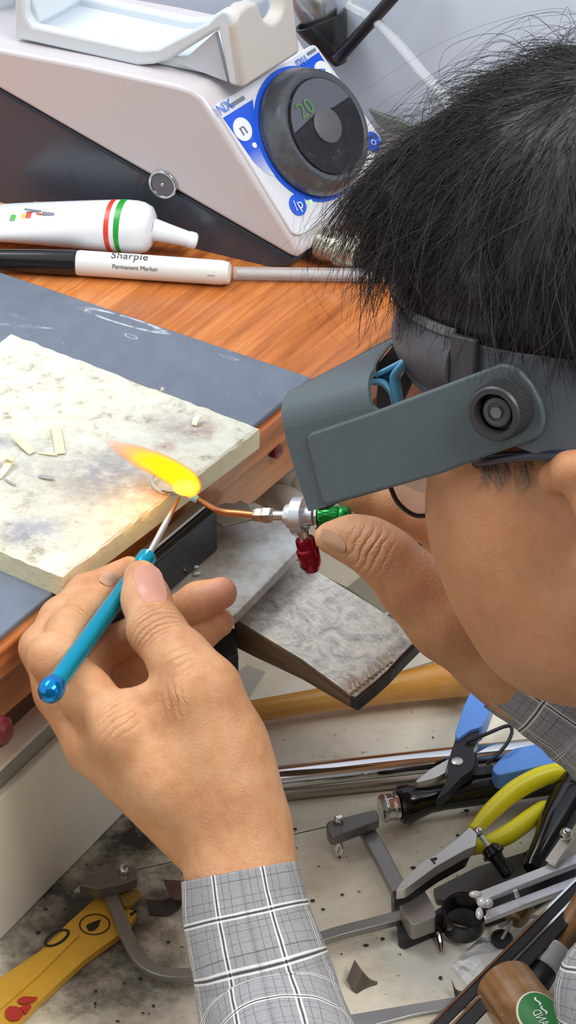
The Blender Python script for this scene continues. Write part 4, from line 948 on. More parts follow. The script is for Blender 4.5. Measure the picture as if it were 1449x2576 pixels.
mk('red_knob', lathe(d0, dR, [(LR * .10, 0), (LR * .10, .0044), (LR * .14, .0048), (LR * .36, .0048), (LR * .40, .0054), (LR * .42, .0056), (LR * .82, .0054), (LR * .90, .0044), (LR * 1.0, .0034), (LR * 1.0, 0)], 30), red_, torch)
# handle and hoses behind the knobs, running into the hand
hh0, hh1 = at(800, 1308, 1.556), at(1075, 1350, 1.556)
mk('torch_handle', lath2(hh0, hh1, [(0, 0), (0, .0052), (.1, .0058), (.8, .0058), (1, .0048), (1, 0)], 24), blackm, torch)
mk('handle_sleeve', lath2(at(1000, 1338, 1.553), at(1052, 1346, 1.553), [(0, 0), (0, .0062), (1, .0062), (1, 0)], 24), chrome, torch)
mk('hose', sweep(smoothpath([hh1, at(1150, 1372, 1.575), at(1260, 1450, 1.60), at(1400, 1560, 1.62), at(1600, 1700, 1.62)], 6), .0030, 12), blackm, torch)
# flame
t = NT('flame')
f0, f1 = at(484, 1250, 1.558), at(262, 1108, 1.605)
fd = nrm(f1 - f0); FL = np.linalg.norm(f1 - f0)
s_ = t.math('DIVIDE', t.vmath('DOT_PRODUCT', t.vmath('SUBTRACT', t.pos, tuple(f0)), tuple(fd), out='Value'), float(FL))
s_ = t.math('ADD', s_, t.math('MULTIPLY', t.math('SUBTRACT', t.noise(90, 4), .5), .18))
lw = t.node('ShaderNodeLayerWeight', {'Blend': .5}, 1)
fc = t.math('SUBTRACT', 1.0, lw)
colr = t.ramp(s_, [(0.0, lin((255, 220, 30))), (.5, lin((255, 214, 6))), (.68, lin((255, 160, 16))), (.95, lin((255, 116, 60)))])
colr = t.mix(t.ramp(fc, [(.25, 1.0), (.62, 0.0)]), colr, lin((255, 128, 14)))
al = t.math('MULTIPLY', t.ramp(s_, [(0.0, .95), (.5, .9), (.70, .45), (.98, .0)]), t.ramp(fc, [(.05, 0.0), (.75, 1.0)]))
em = t.node('ShaderNodeEmission', {'Color': colr, 'Strength': 1.15})
mx = t.node('ShaderNodeMixShader', {0: al, 1: t.node('ShaderNodeBsdfTransparent'), 2: em})
t.l.new(mx, t.n['Material Output'].inputs['Surface'])
fp = smoothpath([at(*q) for q in ((486, 1250, 1.559), (474, 1224, 1.560), (446, 1196, 1.563), (386, 1164, 1.570), (322, 1136, 1.585), (258, 1104, 1.60))], 4)
fr = np.interp(np.linspace(0, 1, len(fp)), [0, .1, .25, .5, .75, 1], [.0020, .0056, .0070, .0066, .0052, .0012])
fl_ = sweep(fp, [(r * 1.0, r) for r in fr], 24)
fv = np.array(fl_[0]); fv += np.array([V(mnoise.noise_vector(Vector(p * 110))) * .0006 for p in fv])
mk('flame', (fv, fl_[1]), t.m, torch, smooth=180)
hb = at(466, 1226, 1.554)
t = NT('flame_core'); lw = t.node('ShaderNodeLayerWeight', {'Blend': .5}, 1)
em = t.node('ShaderNodeEmission', {'Color': lin((255, 236, 90)), 'Strength': 1.4})
mx = t.node('ShaderNodeMixShader', {0: t.ramp(t.math('SUBTRACT', 1.0, lw), [(.2, 0), (1.0, .85)]), 1: t.node('ShaderNodeBsdfTransparent'), 2: em}); t.l.new(mx, t.n['Material Output'].inputs['Surface'])
v, f = ball(hb, .0044, 12, (1.5, 1, 1)); mk('flame_core', (v, f), t.m, torch, smooth=180)
pl_ = bpy.data.lights.new('flame_light', 'POINT'); pl_.energy = .035; pl_.color = (1, .55, .15); pl_.shadow_soft_size = .004
po = bpy.data.objects.new('flame_light', pl_); COL.objects.link(po); po.parent = torch; po.location = at(400, 1190, 1.55) - V(torch.location)
# pick
pick = thing('soldering_pick', 'soldering pick with a bright turquoise handle held between thumb and finger', 'pick', at(240, 1580, 1.5))
q0, q1, q2 = at(124, 1742, 1.449), at(374, 1396, 1.5445), at(452, 1250, 1.5655)
turq = plain('turquoise_anodised', (10, 158, 190), .2, .6, var=.06)
pa_ = nrm(q1 - q0); LP = np.linalg.norm(q1 - q0)
mk('handle', lathe(q0, pa_, [(.004, 0), (.004, .0046), (.008, .0050), (.0085, .0046), (LP * .6, .0044), (LP * .9, .0042), (LP * .91, .0038), (LP * .915, .0036), (LP * .94, .0046), (LP * .985, .0046), (LP * 1.0, .0030), (LP * 1.0, 0)], 36), turq, pick)
mk('butt_cap', lathe(q0, pa_, [(-.0042, 0), (-.0041, .0020), (-.0030, .0040), (-.0008, .0056), (.0020, .0062), (.0046, .0060), (.0070, .0054), (.0072, 0)], 32), plain('blue_anodised', (24, 132, 206), .15, .75), pick)
pa2 = nrm(q2 - q1); L2 = np.linalg.norm(q2 - q1)
t = NT('hot_steel'); d_ = t.vmath('DISTANCE', t.pos, tuple(q2), out='Value')
hot = t.fin(t.ramp(t.math('MULTIPLY', d_, 40), [(.0, lin((150, 84, 50))), (.4, lin((176, 130, 108))), (.7, lin((206, 202, 200)))]), .25, .85)
mk('needle', lathe(q1 - pa2 * .001, pa2, [(0, 0), (0, .0016), (L2 * .5, .0016), (L2 * .9, .0010), (L2 + .001, .0005), (L2 + .001, 0)], 18), hot, pick)
# ---------------------------------------------------------------- implicit-surface modelling for the body
def smin(a, b, k):
    h = np.maximum(k - np.abs(a - b), 0) / k
    return np.minimum(a, b) - h * h * k * .25
class Field:
    def __init__(s, lo, hi, h):
        s.lo = V(lo); s.h = h; s.n = np.ceil((V(hi) - s.lo) / h).astype(int) + 1
        s.ax = [s.lo[i] + h * np.arange(s.n[i]) for i in range(3)]
        s.F = np.full(s.n, .04, dtype=np.float32)
    def box(s, lo, hi):
        a = np.clip(np.floor((V(lo) - s.lo) / s.h).astype(int), 0, s.n); b = np.clip(np.ceil((V(hi) - s.lo) / s.h).astype(int) + 1, 0, s.n)
        sl = tuple(slice(a[i], b[i]) for i in range(3))
        if any(b[i] <= a[i] for i in range(3)): return None, None
        g = np.meshgrid(*[s.ax[i][sl[i]].astype(np.float32) for i in range(3)], indexing='ij', sparse=True)
        return sl, g
    def cap(s, F, a, b, ra, rb, k):
        a, b = V(a), V(b); m = max(ra, rb) + max(k, .006) + .004
        sl, g = s.box(np.minimum(a, b) - m, np.maximum(a, b) + m)
        if sl is None: return
        d = b - a; L = max(float(d @ d), 1e-12)
        t = np.clip(((g[0] - a[0]) * d[0] + (g[1] - a[1]) * d[1] + (g[2] - a[2]) * d[2]) / L, 0, 1)
        q = np.sqrt((g[0] - a[0] - t * d[0]) ** 2 + (g[1] - a[1] - t * d[1]) ** 2 + (g[2] - a[2] - t * d[2]) ** 2) - (ra + (rb - ra) * t)
        F[sl] = smin(F[sl], q.astype(np.float32), k)
    def ell(s, F, c, axes, rad, k, sub=False):
        c = V(c); R = max(rad) + k + .004
        sl, g = s.box(c - R, c + R)
        if sl is None: return
        e = [((g[0] - c[0]) * x[0] + (g[1] - c[1]) * x[1] + (g[2] - c[2]) * x[2]) / r for x, r in zip(axes, rad)]
        n0 = np.sqrt(e[0] ** 2 + e[1] ** 2 + e[2] ** 2) + 1e-9
        n1 = np.sqrt((e[0] / rad[0]) ** 2 + (e[1] / rad[1]) ** 2 + (e[2] / rad[2]) ** 2) + 1e-9
        q = (n0 * (n0 - 1) / n1).astype(np.float32)
        F[sl] = -smin(-F[sl], q, k) if sub else smin(F[sl], q, k)
    def blank(s): return np.full(s.n, .04, dtype=np.float32)
    def mesh(s, F):
        n = s.n; ins = F < 0; vid = -np.ones(n - 1, dtype=np.int64)
        c = [(i, j, k) for i in (0, 1) for j in (0, 1) for k in (0, 1)]
        def cs(o, A): return A[o[0]:n[0] - 1 + o[0], o[1]:n[1] - 1 + o[1], o[2]:n[2] - 1 + o[2]]
        cnt = sum(cs(o, ins).astype(np.int8) for o in c); act = (cnt > 0) & (cnt < 8)
        idx = np.argwhere(act); vid[act] = np.arange(len(idx))
        P = np.zeros((len(idx), 3)); W = np.zeros(len(idx))
        for o in c:
            for ax in range(3):
                if o[ax]: continue
                o2 = list(o); o2[ax] = 1
                f0 = F[idx[:, 0] + o[0], idx[:, 1] + o[1], idx[:, 2] + o[2]]; f1 = F[idx[:, 0] + o2[0], idx[:, 1] + o2[1], idx[:, 2] + o2[2]]
                m = (f0 < 0) != (f1 < 0); t = np.where(m, f0 / np.where(m, f0 - f1, 1), 0)
                q = np.tile(np.array(o, float), (len(idx), 1)); q[:, ax] += t
                P[m] += q[m]; W[m] += 1
        P = (P / W[:, None] + idx) * s.h + s.lo
        quads = []
        for ax in range(3):
            u, w = (ax + 1) % 3, (ax + 2) % 3
            A = ins; sl0 = [slice(1, n[i] - 1) for i in range(3)]; sl0[ax] = slice(0, n[ax] - 1); sl1 = list(sl0); sl1[ax] = slice(1, n[ax])
            a, b = A[tuple(sl0)], A[tuple(sl1)]
            e = np.argwhere(a != b); off = np.array([1, 1, 1]); off[ax] = 0; e = e + off
            fl = A[e[:, 0], e[:, 1], e[:, 2]]
            d1 = np.zeros(3, int); d1[u] = 1; d2 = np.zeros(3, int); d2[w] = 1
            g = [vid[tuple((e - x).T)] for x in (0 * d1, d1, d1 + d2, d2)]
            q = np.stack(g, 1); q[~fl] = q[~fl][:, ::-1]; quads.append(q)
        Q = np.vstack(quads); Q = Q[(Q >= 0).all(1)]
        return P, Q
def mesh_np(name, P, Q, mat, parent, smooth=True):
    org = wloc(parent); me = bpy.data.meshes.new(name); P = P - org
    me.vertices.add(len(P)); me.vertices.foreach_set('co', P.astype(np.float32).ravel())
    k = Q.shape[1]; me.loops.add(len(Q) * k); me.loops.foreach_set('vertex_index', Q.astype(np.int32).ravel())
    me.polygons.add(len(Q)); me.polygons.foreach_set('loop_start', np.arange(0, len(Q) * k, k, dtype=np.int32))
    me.polygons.foreach_set('use_smooth', np.full(len(Q), smooth)); me.update(calc_edges=True); me.validate()
    me.materials.append(mat); o = bpy.data.objects.new(name, me); COL.objects.link(o); o.parent = parent; return o
def relax(P, Q, it=2, f=.5):
    for _ in range(it):
        acc = np.zeros_like(P); w = np.zeros(len(P))
        for a in range(4):
            i, j = Q[:, a], Q[:, (a + 1) % 4]
            np.add.at(acc, i, P[j]); np.add.at(w, i, 1); np.add.at(acc, j, P[i]); np.add.at(w, j, 1)
        P = P * (1 - f) + f * acc / np.maximum(w, 1)[:, None]
    return P
def cv(x, y, z): return RT * x + UPV * y + FW * z
# head frame: HF forward, HA towards the man's far side, HU up
HA = nrm(cv(.46, .27, .85)); HF = cv(-.83, -.21, .516); HF = nrm(HF - (HF @ HA) * HA); HU = np.cross(HF, HA)
if HU @ UPV < 0: HU = -HU
PIV = at(1275, 1022, 1.315)               # visor pivot on the near temple
H0 = PIV + HA * .088                      # on the head's mid-plane
def lat(px, py, L):                        # point at a pixel, L metres from the mid-plane on the near side
    return onp(px, py, H0 - HA * L, HA)
def mirror(p): return p - 2 * ((p - H0) @ HA) * HA
SKC = H0 - HF * .030 + HU * .018          # skull centre
man = thing('person', 'dark haired man in a grey plaid shirt bending over the bench, soldering with both hands', 'person', at(1900, 2700, 1.42))
# skin
t = NT('skin')
n1 = t.noise(28, 4, .6); n2 = t.noise(900, 3, .6); n3 = t.noise(130, 4, .6)
col = t.ramp(t.math('ADD', t.math('MULTIPLY', n1, .6), t.math('MULTIPLY', n3, .4)), [(.32, lin((196, 134, 94))), (.5, lin((214, 158, 114))), (.68, lin((224, 174, 132)))])
for (p, r, w, c) in (((at(360, 1470, 1.505)), .012, .5, (226, 150, 128)), (at(560, 1500, 1.52), .016, .7, (226, 150, 132)), (at(545, 1570, 1.535), .012, .6, (222, 140, 120)), (at(280, 1475, 1.53), .008, .4, (214, 150, 126)), (at(150, 1680, 1.48), .012, .35, (206, 128, 92)), (at(300, 1900, 1.47), .014, .3, (208, 132, 92)), (at(1050, 1270, 1.52), .02, .4, (232, 170, 150))):
    col = t.mix(t.math('MULTIPLY', t.near(p, r, 1.0), min(.9, w * 1.4)), col, lin(c))
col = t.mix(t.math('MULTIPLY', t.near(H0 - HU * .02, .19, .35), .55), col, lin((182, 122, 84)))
creases = None
def crease(c, axis, r, lam, amp):
    """skin folds running across the direction axis, fading out at radius r"""
    global creases
    s = t.math('MULTIPLY', t.vmath('DOT_PRODUCT', t.vmath('SUBTRACT', t.pos, tuple(c)), tuple(nrm(axis)), out='Value'), 2 * math.pi / lam)
    s = t.math('ADD', s, t.math('MULTIPLY', t.math('SUBTRACT', n3, .5), 9.0))
    wv = t.math('POWER', t.math('ADD', t.math('MULTIPLY', t.math('SINE', s), .5), .5), .35)
    wv = t.math('MULTIPLY', t.math('MULTIPLY', wv, t.near(c, r, 1.0)), amp)
    creases = wv if creases is None else t.math('ADD', creases, wv)
crease(at(400, 1585, 1.475), at(357, 1455, 1.51) - at(500, 1730, 1.455), .017, .0030, 1.0)
crease(at(455, 1660, 1.45), at(357, 1455, 1.51) - at(500, 1730, 1.455), .012, .0040, .5)
crease(at(430, 1765, 1.445), at(540, 1750, 1.46) - at(300, 1800, 1.46), .012, .0035, .7)
crease(at(290, 1800, 1.45), at(135, 1665, 1.48) - at(290, 1840, 1.46), .016, .0035, .55)
crease(at(205, 1535, 1.50), at(268, 1478, 1.53) - at(125, 1640, 1.5), .008, .0028, .6)
crease(at(930, 1380, 1.50), at(820, 1355, 1.5) - at(1030, 1470, 1.5), .015, .0040, .9)
crease(at(1130, 1440, 1.52), at(1130, 1560, 1.5) - at(1210, 1400, 1.53), .016, .0060, .9)
fine = t.maprot(at(640, 2100, 1.46) - at(300, 1850, 1.46), 900, 260, 900)
fl_n = t.noise(1, 3, .6, fine)
h = t.math('ADD', t.math('ADD', t.math('MULTIPLY', n2, .10), t.math('MULTIPLY', fl_n, .24)), t.math('MULTIPLY', creases, 1.15))
t.bump(h, .85, .0014)
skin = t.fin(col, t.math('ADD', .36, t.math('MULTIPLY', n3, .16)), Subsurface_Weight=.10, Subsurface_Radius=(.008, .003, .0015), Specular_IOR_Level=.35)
def rp(r, tt): return r * tt / FPX
# ---- near (left) hand
HL = [at(20, 1380, 1.50), at(860, 2450, 1.50)]
pts_all = [at(x, y, tt) for x in (20, 800) for y in (1360, 2430) for tt in (1.415, 1.565)]
fd_ = Field(np.min(pts_all, 0) - .004, np.max(pts_all, 0) + .004, .00105)
def chain(F, js, k=.004, fld=None):
    fld = fld or fd_
    for (a, b) in zip(js[:-1], js[1:]):
        fld.cap(F, at(*a[:3]), at(*b[:3]), rp(a[3], a[2]), rp(b[3], b[2]), k)
palm = fd_.blank()
chain(palm, [(612, 2075, 1.466, 100), (510, 1745, 1.462, 84)], .012)
chain(palm, [(565, 2090, 1.474, 108), (425, 1960, 1.468, 92), (305, 1838, 1.470, 74)], .012)
chain(palm, [(530, 2120, 1.490, 96), (240, 1872, 1.486, 76)], .012)
chain(palm, [(545, 2125, 1.503, 92), (268, 1885, 1.505, 70)], .012)
chain(palm, [(585, 2130, 1.515, 84), (325, 1885, 1.522, 62)], .012)
chain(palm, [(470, 1860, 1.468, 84), (560, 1880, 1.466, 92), (590, 1990, 1.466, 104)], .014)
chain(palm, [(345, 1790, 1.470, 46), (415, 1800, 1.466, 44), (470, 1790, 1.462, 50)], .010)
chain(palm, [(328, 1768, 1.468, 36), (372, 1752, 1.465, 27), (410, 1738, 1.461, 25)], .005)
chain(palm, [(604, 2110, 1.474, 122), (612, 2220, 1.468, 122), (640, 2420, 1.455, 132)], .014)
fing = fd_.blank()
thumb = fd_.blank()
chain(thumb, [(590, 1960, 1.464, 92), (512, 1740, 1.460, 84), (452, 1660, 1.470, 70), (392, 1585, 1.485, 61), (368, 1510, 1.500, 52), (356, 1455, 1.5105, 46)], .010)
fd_.ell(thumb, at(392, 1580, 1.480), (RT, UPV, FW), (rp(62, 1.48), rp(46, 1.48), rp(50, 1.48)), .006)
idx = fd_.blank()
chain(idx, [(310, 1842, 1.470, 74), (212, 1742, 1.480, 66), (142, 1660, 1.490, 60), (170, 1590, 1.503, 52), (212, 1535, 1.517, 46), (268, 1480, 1.535, 35)], .005)
fd_.ell(idx, at(132, 1650, 1.484), (RT, UPV, FW), (rp(62, 1.48), rp(58, 1.48), rp(56, 1.48)), .006)
fd_.ell(idx, at(300, 1842, 1.462), (RT, UPV, FW), (rp(72, 1.48), rp(66, 1.48), rp(66, 1.48)), .008)
mid = fd_.blank()
chain(mid, [(235, 1868, 1.490, 74), (150, 1740, 1.497, 62), (104, 1630, 1.506, 52), (150, 1555, 1.519, 47), (215, 1490, 1.531, 43), (325, 1432, 1.540, 33)], .005)
rg2 = fd_.blank()
chain(rg2, [(262, 1872, 1.508, 66), (216, 1700, 1.524, 56), (230, 1650, 1.532, 52), (400, 1568, 1.530, 48), (500, 1512, 1.524, 45), (556, 1492, 1.520, 41)], .005)
pk = fd_.blank()
chain(pk, [(322, 1880, 1.520, 58), (275, 1745, 1.534, 48), (300, 1700, 1.538, 46), (440, 1625, 1.536, 45), (500, 1592, 1.533, 44), (550, 1566, 1.530, 38)], .005)
for f_ in (idx, mid, rg2, pk): fing = smin(fing, f_, .0012)
hand = smin(palm, fing, .005)
hand = smin(hand, thumb, .007)
PL, QL = fd_.mesh(hand); PL = relax(PL, QL, 1, .4)
# ---- far (right) hand around the torch
pts_all = [at(x, y, tt) for x in (760, 1480) for y in (1180, 1900) for tt in (1.46, 1.62)]
fr_ = Field(np.min(pts_all, 0), np.max(pts_all, 0), .0014)
def ch2(F, js, k=.005): chain(F, js, k, fr_)
pal2 = fr_.blank()
ch2(pal2, [(1260, 1650, 1.520, 100), (1135, 1565, 1.515, 92), (1040, 1478, 1.512, 76)], .012)
ch2(pal2, [(1260, 1640, 1.540, 100), (1215, 1420, 1.545, 80)], .012)
ch2(pal2, [(1260, 1640, 1.560, 90), (1225, 1440, 1.570, 76)], .012)
ch2(pal2, [(1270, 1640, 1.575, 84), (1240, 1450, 1.592, 70)], .012)
ch2(pal2, [(1090, 1475, 1.535, 52), (1150, 1430, 1.545, 56), (1200, 1440, 1.545, 70)], .010)
ch2(pal2, [(1240, 1635, 1.530, 108), (1330, 1712, 1.530, 98), (1480, 1826, 1.530, 92)], .012)
th2 = fr_.blank()
ch2(th2, [(1110, 1545, 1.513, 86), (1036, 1470, 1.510, 74), (975, 1405, 1.508, 66), (925, 1368, 1.510, 56), (880, 1355, 1.512, 45), (826, 1352, 1.514, 35)], .010)
ix2 = fr_.blank()
ch2(ix2, [(1225, 1425, 1.545, 80), (1130, 1340, 1.545, 62), (1060, 1300, 1.545, 54), (985, 1268, 1.545, 50), (900, 1240, 1.545, 45), (830, 1215, 1.546, 38)], .005)
fd3 = [fr_.blank() for _ in range(3)]
ch2(fd3[0], [(1225, 1430, 1.565, 74), (1120, 1340, 1.580, 56), (1010, 1300, 1.585, 50), (930, 1270, 1.580, 44)])
ch2(fd3[1], [(1230, 1440, 1.580, 70), (1130, 1360, 1.600, 54), (1020, 1330, 1.600, 48), (960, 1310, 1.592, 42)])
ch2(fd3[2], [(1240, 1450, 1.595, 62), (1150, 1390, 1.612, 48), (1060, 1360, 1.610, 42), (1000, 1340, 1.600, 36)])
fi2 = ix2
for f_ in fd3: fi2 = smin(fi2, f_, .0015)
hnd2 = smin(smin(pal2, fi2, .006), th2, .007)
PR, QR = fr_.mesh(hnd2); PR = relax(PR, QR, 1, .4)
# ---- head
c0 = SKC; fh = Field(c0 - .205, c0 + .165, .0024)
hd = fh.blank()
fh.ell(hd, SKC, (HF, HU, HA), (.098, .098, .078), .01)
ck = []
for (x, y, r, L) in ((1308, 1190, 205, .036), (1318, 1270, 212, .035), (1336, 1350, 218, .034), (1368, 1450, 210, .031), (1412, 1540, 196, .027), (1440, 1568, 172, .022)):
    p = lat(x, y, L); ck.append((p, rp(r, depth(p))))
for (a, ra), (b, rb) in zip(ck[:-1], ck[1:]):
    fh.cap(hd, a, b, ra, rb, .012); fh.cap(hd, mirror(a), mirror(b), ra, rb, .012)
for (a, ra) in ck: fh.cap(hd, a, mirror(a), ra, ra, .012)
jw = lat(1560, 1430, .048); fh.cap(hd, ck[4][0], jw, ck[4][1] * .9, .030, .012); fh.cap(hd, mirror(ck[4][0]), mirror(jw), ck[4][1] * .9, .030, .012)
fh.cap(hd, ck[1][0], lat(1540, 1240, .046), ck[1][1], .034, .012); fh.cap(hd, mirror(ck[1][0]), mirror(lat(1540, 1240, .046)), ck[1][1], .034, .012)
nb, ntp = lat(1250, 1110, 0), lat(1212, 1265, 0)
fh.cap(hd, nb, ntp, .009, .0125, .008)
for s in (-.009, .009): fh.ell(hd, ntp - HU * .003 - HF * .006 + HA * s, (HF, HU, HA), (.010, .008, .007), .005)
mo = lat(1300, 1400, 0)
fh.ell(hd, mo + HU * .003, (HF, HU, HA), (.010, .005, .022), .004); fh.ell(hd, mo - HU * .006, (HF, HU, HA), (.010, .0055, .019), .004)
for s in (-.031, .031):
    e = lat(1225, 1110, 0) + HA * s + HU * .001
    fh.ell(hd, e + HF * .008, (HF, HU, HA), (.016, .014, .018), .008, sub=True)
    fh.ell(hd, e - HF * .004, (HF, HU, HA), (.0125, .0125, .0130), .002)
# ear, near and far
ear = [(1398, 1200), (1432, 1182), (1478, 1176), (1520, 1205), (1536, 1270), (1522, 1350), (1490, 1420)]
ep = [lat(x, y, .088 if i not in (0, 6) else .078) for i, (x, y) in enumerate(ear)]
for mir in (False, True):
    E = [mirror(p) for p in ep] if mir else ep
    for i, (a, b) in enumerate(zip(E[:-1], E[1:])): fh.cap(hd, a, b, .0078 if i < 5 else .0068, .0074, .003)
    fh.cap(hd, E[1] + HU * -.008, E[5], .004, .006, .006)
    fh.cap(hd, (E[2] + E[5]) / 2 + HA * (.004 if not mir else -.004), E[5], .010, .008, .006)
nk = lat(1700, 1500, 0)
fh.cap(hd, nk, nk - HU * .07 - HF * .04, .056, .060, .02)
PH, QH = fh.mesh(hd); PH = relax(PH, QH, 1, .4)
# ---- coarse trunk and arms inside the clothes
neck = nk - HU * .07 - HF * .04
shN, shF = at(2080, 2500, 1.30), at(2350, 1650, 1.60)
elN, elF = at(900, 3300, 1.30), at(2000, 2250, 1.50)
pel = at(2350, 3500, 1.45)
lo = np.min([neck, shN, shF, elN, elF, pel, at(640, 2400, 1.455)], 0) - .16; hi = np.max([neck, shN, shF, elN, elF, pel, at(640, 2400, 1.455)], 0) + .16
fb_ = Field(lo, hi, .006); bd = fb_.blank()
mc = (shN + shF) / 2
for a, b, ra, rb in ((neck, mc, .055, .07), (shN, shF, .052, .052), (mc, pel, .11, .13), (shN, at(1700, 2900, 1.285), .046, .034), (at(1700, 2900, 1.285), at(1400, 3230, 1.28), .034, .028), (at(1400, 3230, 1.28), at(1120, 3370, 1.28), .028, .028), (at(1120, 3370, 1.28), elN, .028, .028), (elN, at(770, 2900, 1.37), .028, .025), (at(770, 2900, 1.37), at(690, 2576, 1.44), .026, .0225), (at(690, 2576, 1.44), at(640, 2400, 1.455), .0225, .0215), (shF, elF, .048, .036), (elF, at(1700, 2000, 1.52), .030, .026), (at(1700, 2000, 1.52), at(1460, 1812, 1.530), .022, .017)):
    fb_.cap(bd, a, b, ra, rb, .03)
PB, QB = fb_.mesh(bd)
Pall, Qall, k = [], [], 0
for P_, Q_ in ((PL, QL), (PR, QR), (PH, QH), (PB, QB)):
    Pall.append(P_); Qall.append(Q_ + k); k += len(P_)
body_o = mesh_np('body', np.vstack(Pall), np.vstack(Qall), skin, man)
# ---- fingernails: curved plates laid on the finished surface
from mathutils.bvhtree import BVHTree
def nail(Pm, Qm, c, toward, along, ln, wd, rgb=(214, 152, 128), nm='fingernail'):
    bv = BVHTree.FromPolygons([Vector(p) for p in Pm], [list(map(int, q)) for q in Qm])
    td_ = nrm(toward); al = nrm(V(along) - (V(along) @ td_) * td_); sd_ = np.cross(td_, al)
    def dep(p):
        h_ = bv.ray_cast(Vector(V(p) - td_ * .03), Vector(td_), .06); return float((V(h_[0]) - V(c)) @ td_) if h_[0] is not None else None
    d0_, d1_ = dep(V(c) - al * ln * .25), dep(V(c) + al * ln * .12); sl_ = (d1_ - d0_) / (ln * .37) if d0_ is not None and d1_ is not None else 0.0
    h0_ = bv.ray_cast(Vector(V(c) - td_ * .03), Vector(td_), .06); dc0 = float((V(h0_[0]) - V(c)) @ td_) if h0_[0] is not None else 0.0
    vs = []; nu, nv = 8, 9
    for j in range(nv):
        for i in range(nu):
            u, v = i / (nu - 1) * 2 - 1, j / (nv - 1) * 2 - 1
            wsc = math.sqrt(max(0, 1 - max(0, abs(v) - .45) ** 2 / .42)) if abs(v) > .45 else 1
            p = V(c) + sd_ * u * wd * wsc / 2 + al * v * ln / 2
            hit = bv.ray_cast(Vector(p - td_ * .03), Vector(td_), .06)
            dl_ = float((V(hit[0]) - V(c)) @ td_) if hit[0] is not None else 9; tr_ = dc0 + sl_ * v * ln / 2; dl_ = min(max(dl_, tr_ - .0015), tr_ + .0010 + .0018 * u * u); q = p + td_ * dl_
            e = 1 - u * u * .9
            vs.append(q - td_ * (.00025 + .0005 * e))
    fs = [[j * nu + i, j * nu + i + 1, (j + 1) * nu + i + 1, (j + 1) * nu + i] for j in range(nv - 1) for i in range(nu - 1)]
    m_ = plain('nail', rgb, .25, var=.06, bump=0, Subsurface_Weight=.1, Subsurface_Radius=(.004, .002, .001))
    return mk(nm, (vs, fs), m_, body_o, smooth=180, recalc=False)
nail(PL, QL, at(371, 1470, 1.500), nrm(ray(371, 1468) + RT * -.2), at(357, 1425, 1.512) - at(376, 1505, 1.498), .0182, .0136)
nail(PL, QL, at(272, 1462, 1.53), nrm(ray(262, 1465) + UPV * -.5 + RT * .1), at(285, 1462, 1.54) - at(245, 1490, 1.53), .0080, .0066, (206, 160, 130))
nail(PR, QR, at(838, 1366, 1.503), nrm(ray(842, 1362) + UPV * .75), at(800, 1362, 1.512) - at(870, 1370, 1.512), .0115, .0070, (196, 152, 116))
# ---- shirt
def plaid(name, base, dark=False):
    t = NT(name); uv = t.node('ShaderNodeUVMap', {}, 0)
    sp = t.n.new('ShaderNodeSeparateXYZ'); t.l.new(uv, sp.inputs[0]); X, Y = sp.outputs[0], sp.outputs[1]
    wob = t.math('MULTIPLY', t.math('SUBTRACT', t.noise(25, 3), .5), .0016)
    per = .0240
    def line(c, off, w, p=per):
        m = t.math('MODULO', t.math('ADD', t.math('ADD', c, wob), 10 + off), p)
        return t.math('LESS_THAN', t.math('ABSOLUTE', t.math('SUBTRACT', m, p / 2)), w)
    wv = t.noise(1, 3, .6, t.node('ShaderNodeCombineXYZ', {0: t.math('MULTIPLY', X, 2600), 1: t.math('MULTIPLY', Y, 500), 2: 0}))
    wv2 = t.noise(1, 3, .6, t.node('ShaderNodeCombineXYZ', {0: t.math('MULTIPLY', X, 400), 1: t.math('MULTIPLY', Y, 2600), 2: 0}))
    w_ = t.math('MULTIPLY', t.math('ADD', wv, wv2), .5)
    b0, b1 = lin(base), lin(tuple(c * .84 for c in base))
    col = t.ramp(w_, [(.36, b1), (.62, b0)])
    dk, wh = lin((58, 56, 58) if not dark else (30, 28, 28)), lin((226, 226, 222) if not dark else (120, 116, 112))
    for c in (X, Y):
        for off in (.004, .008, .016, .020): col = t.mix(t.math('MULTIPLY', line(c, off, .00016), .6), col, dk)
    for c in (X, Y):
        col = t.mix(t.math('MULTIPLY', line(c, 0, .00035), .9), col, dk)
        for off in (-.0010, .0010): col = t.mix(t.math('MULTIPLY', line(c, off, .00040), .92), col, wh)
        t.bump(t.math('ADD', t.math('MULTIPLY', w_, .3), t.noise(60, 4)), .35, .002)
    return t.fin(col, .85)
shirt_m = plaid('grey_plaid', (164, 164, 167))
def sleeve(name, js, mat, inner=.0012, n=56, wr=.0012, u0=0.0, cuff=True, seed=0):
    """cloth tube along joints (px, py, depth, radius px), wrinkled, with wall thickness"""
    P = smoothpath([at(*j[:3]) for j in js], 14); R = lerp_r([rp(j[3], j[2]) for j in js], len(P))
    pts, T, N, B = frames(P); vs = []; uv = []; s = 0; m = len(P)
    for i in range(m):
        if i: s += np.linalg.norm(P[i] - P[i - 1])
        for k in range(n + 1):
            a = 2 * math.pi * k / n; d = N[i] * math.cos(a) + B[i] * math.sin(a)
            q = Vector((math.cos(a) * 1.6, math.sin(a) * 1.6, s * 28 + seed)); w = mnoise.noise(q) * 1.4 + mnoise.noise(q * 2.7) * .8
            f = min(1, s / .012) if cuff else 1
            vs.append(P[i] + d * (R[i] + wr * w * (.35 + f))); uv.append((u0 + a * .031, s))
    fs = []
    for i in range(m - 1):
        for k in range(n): fs.append([i * (n + 1) + k, i * (n + 1) + k + 1, (i + 1) * (n + 1) + k + 1, (i + 1) * (n + 1) + k])
    o = mk(name, (vs, fs), mat, man, smooth=180, recalc=True, uv=uv)
    md_ = o.modifiers.new('cloth', 'SOLIDIFY'); md_.thickness = inner; md_.offset = -1
    return o
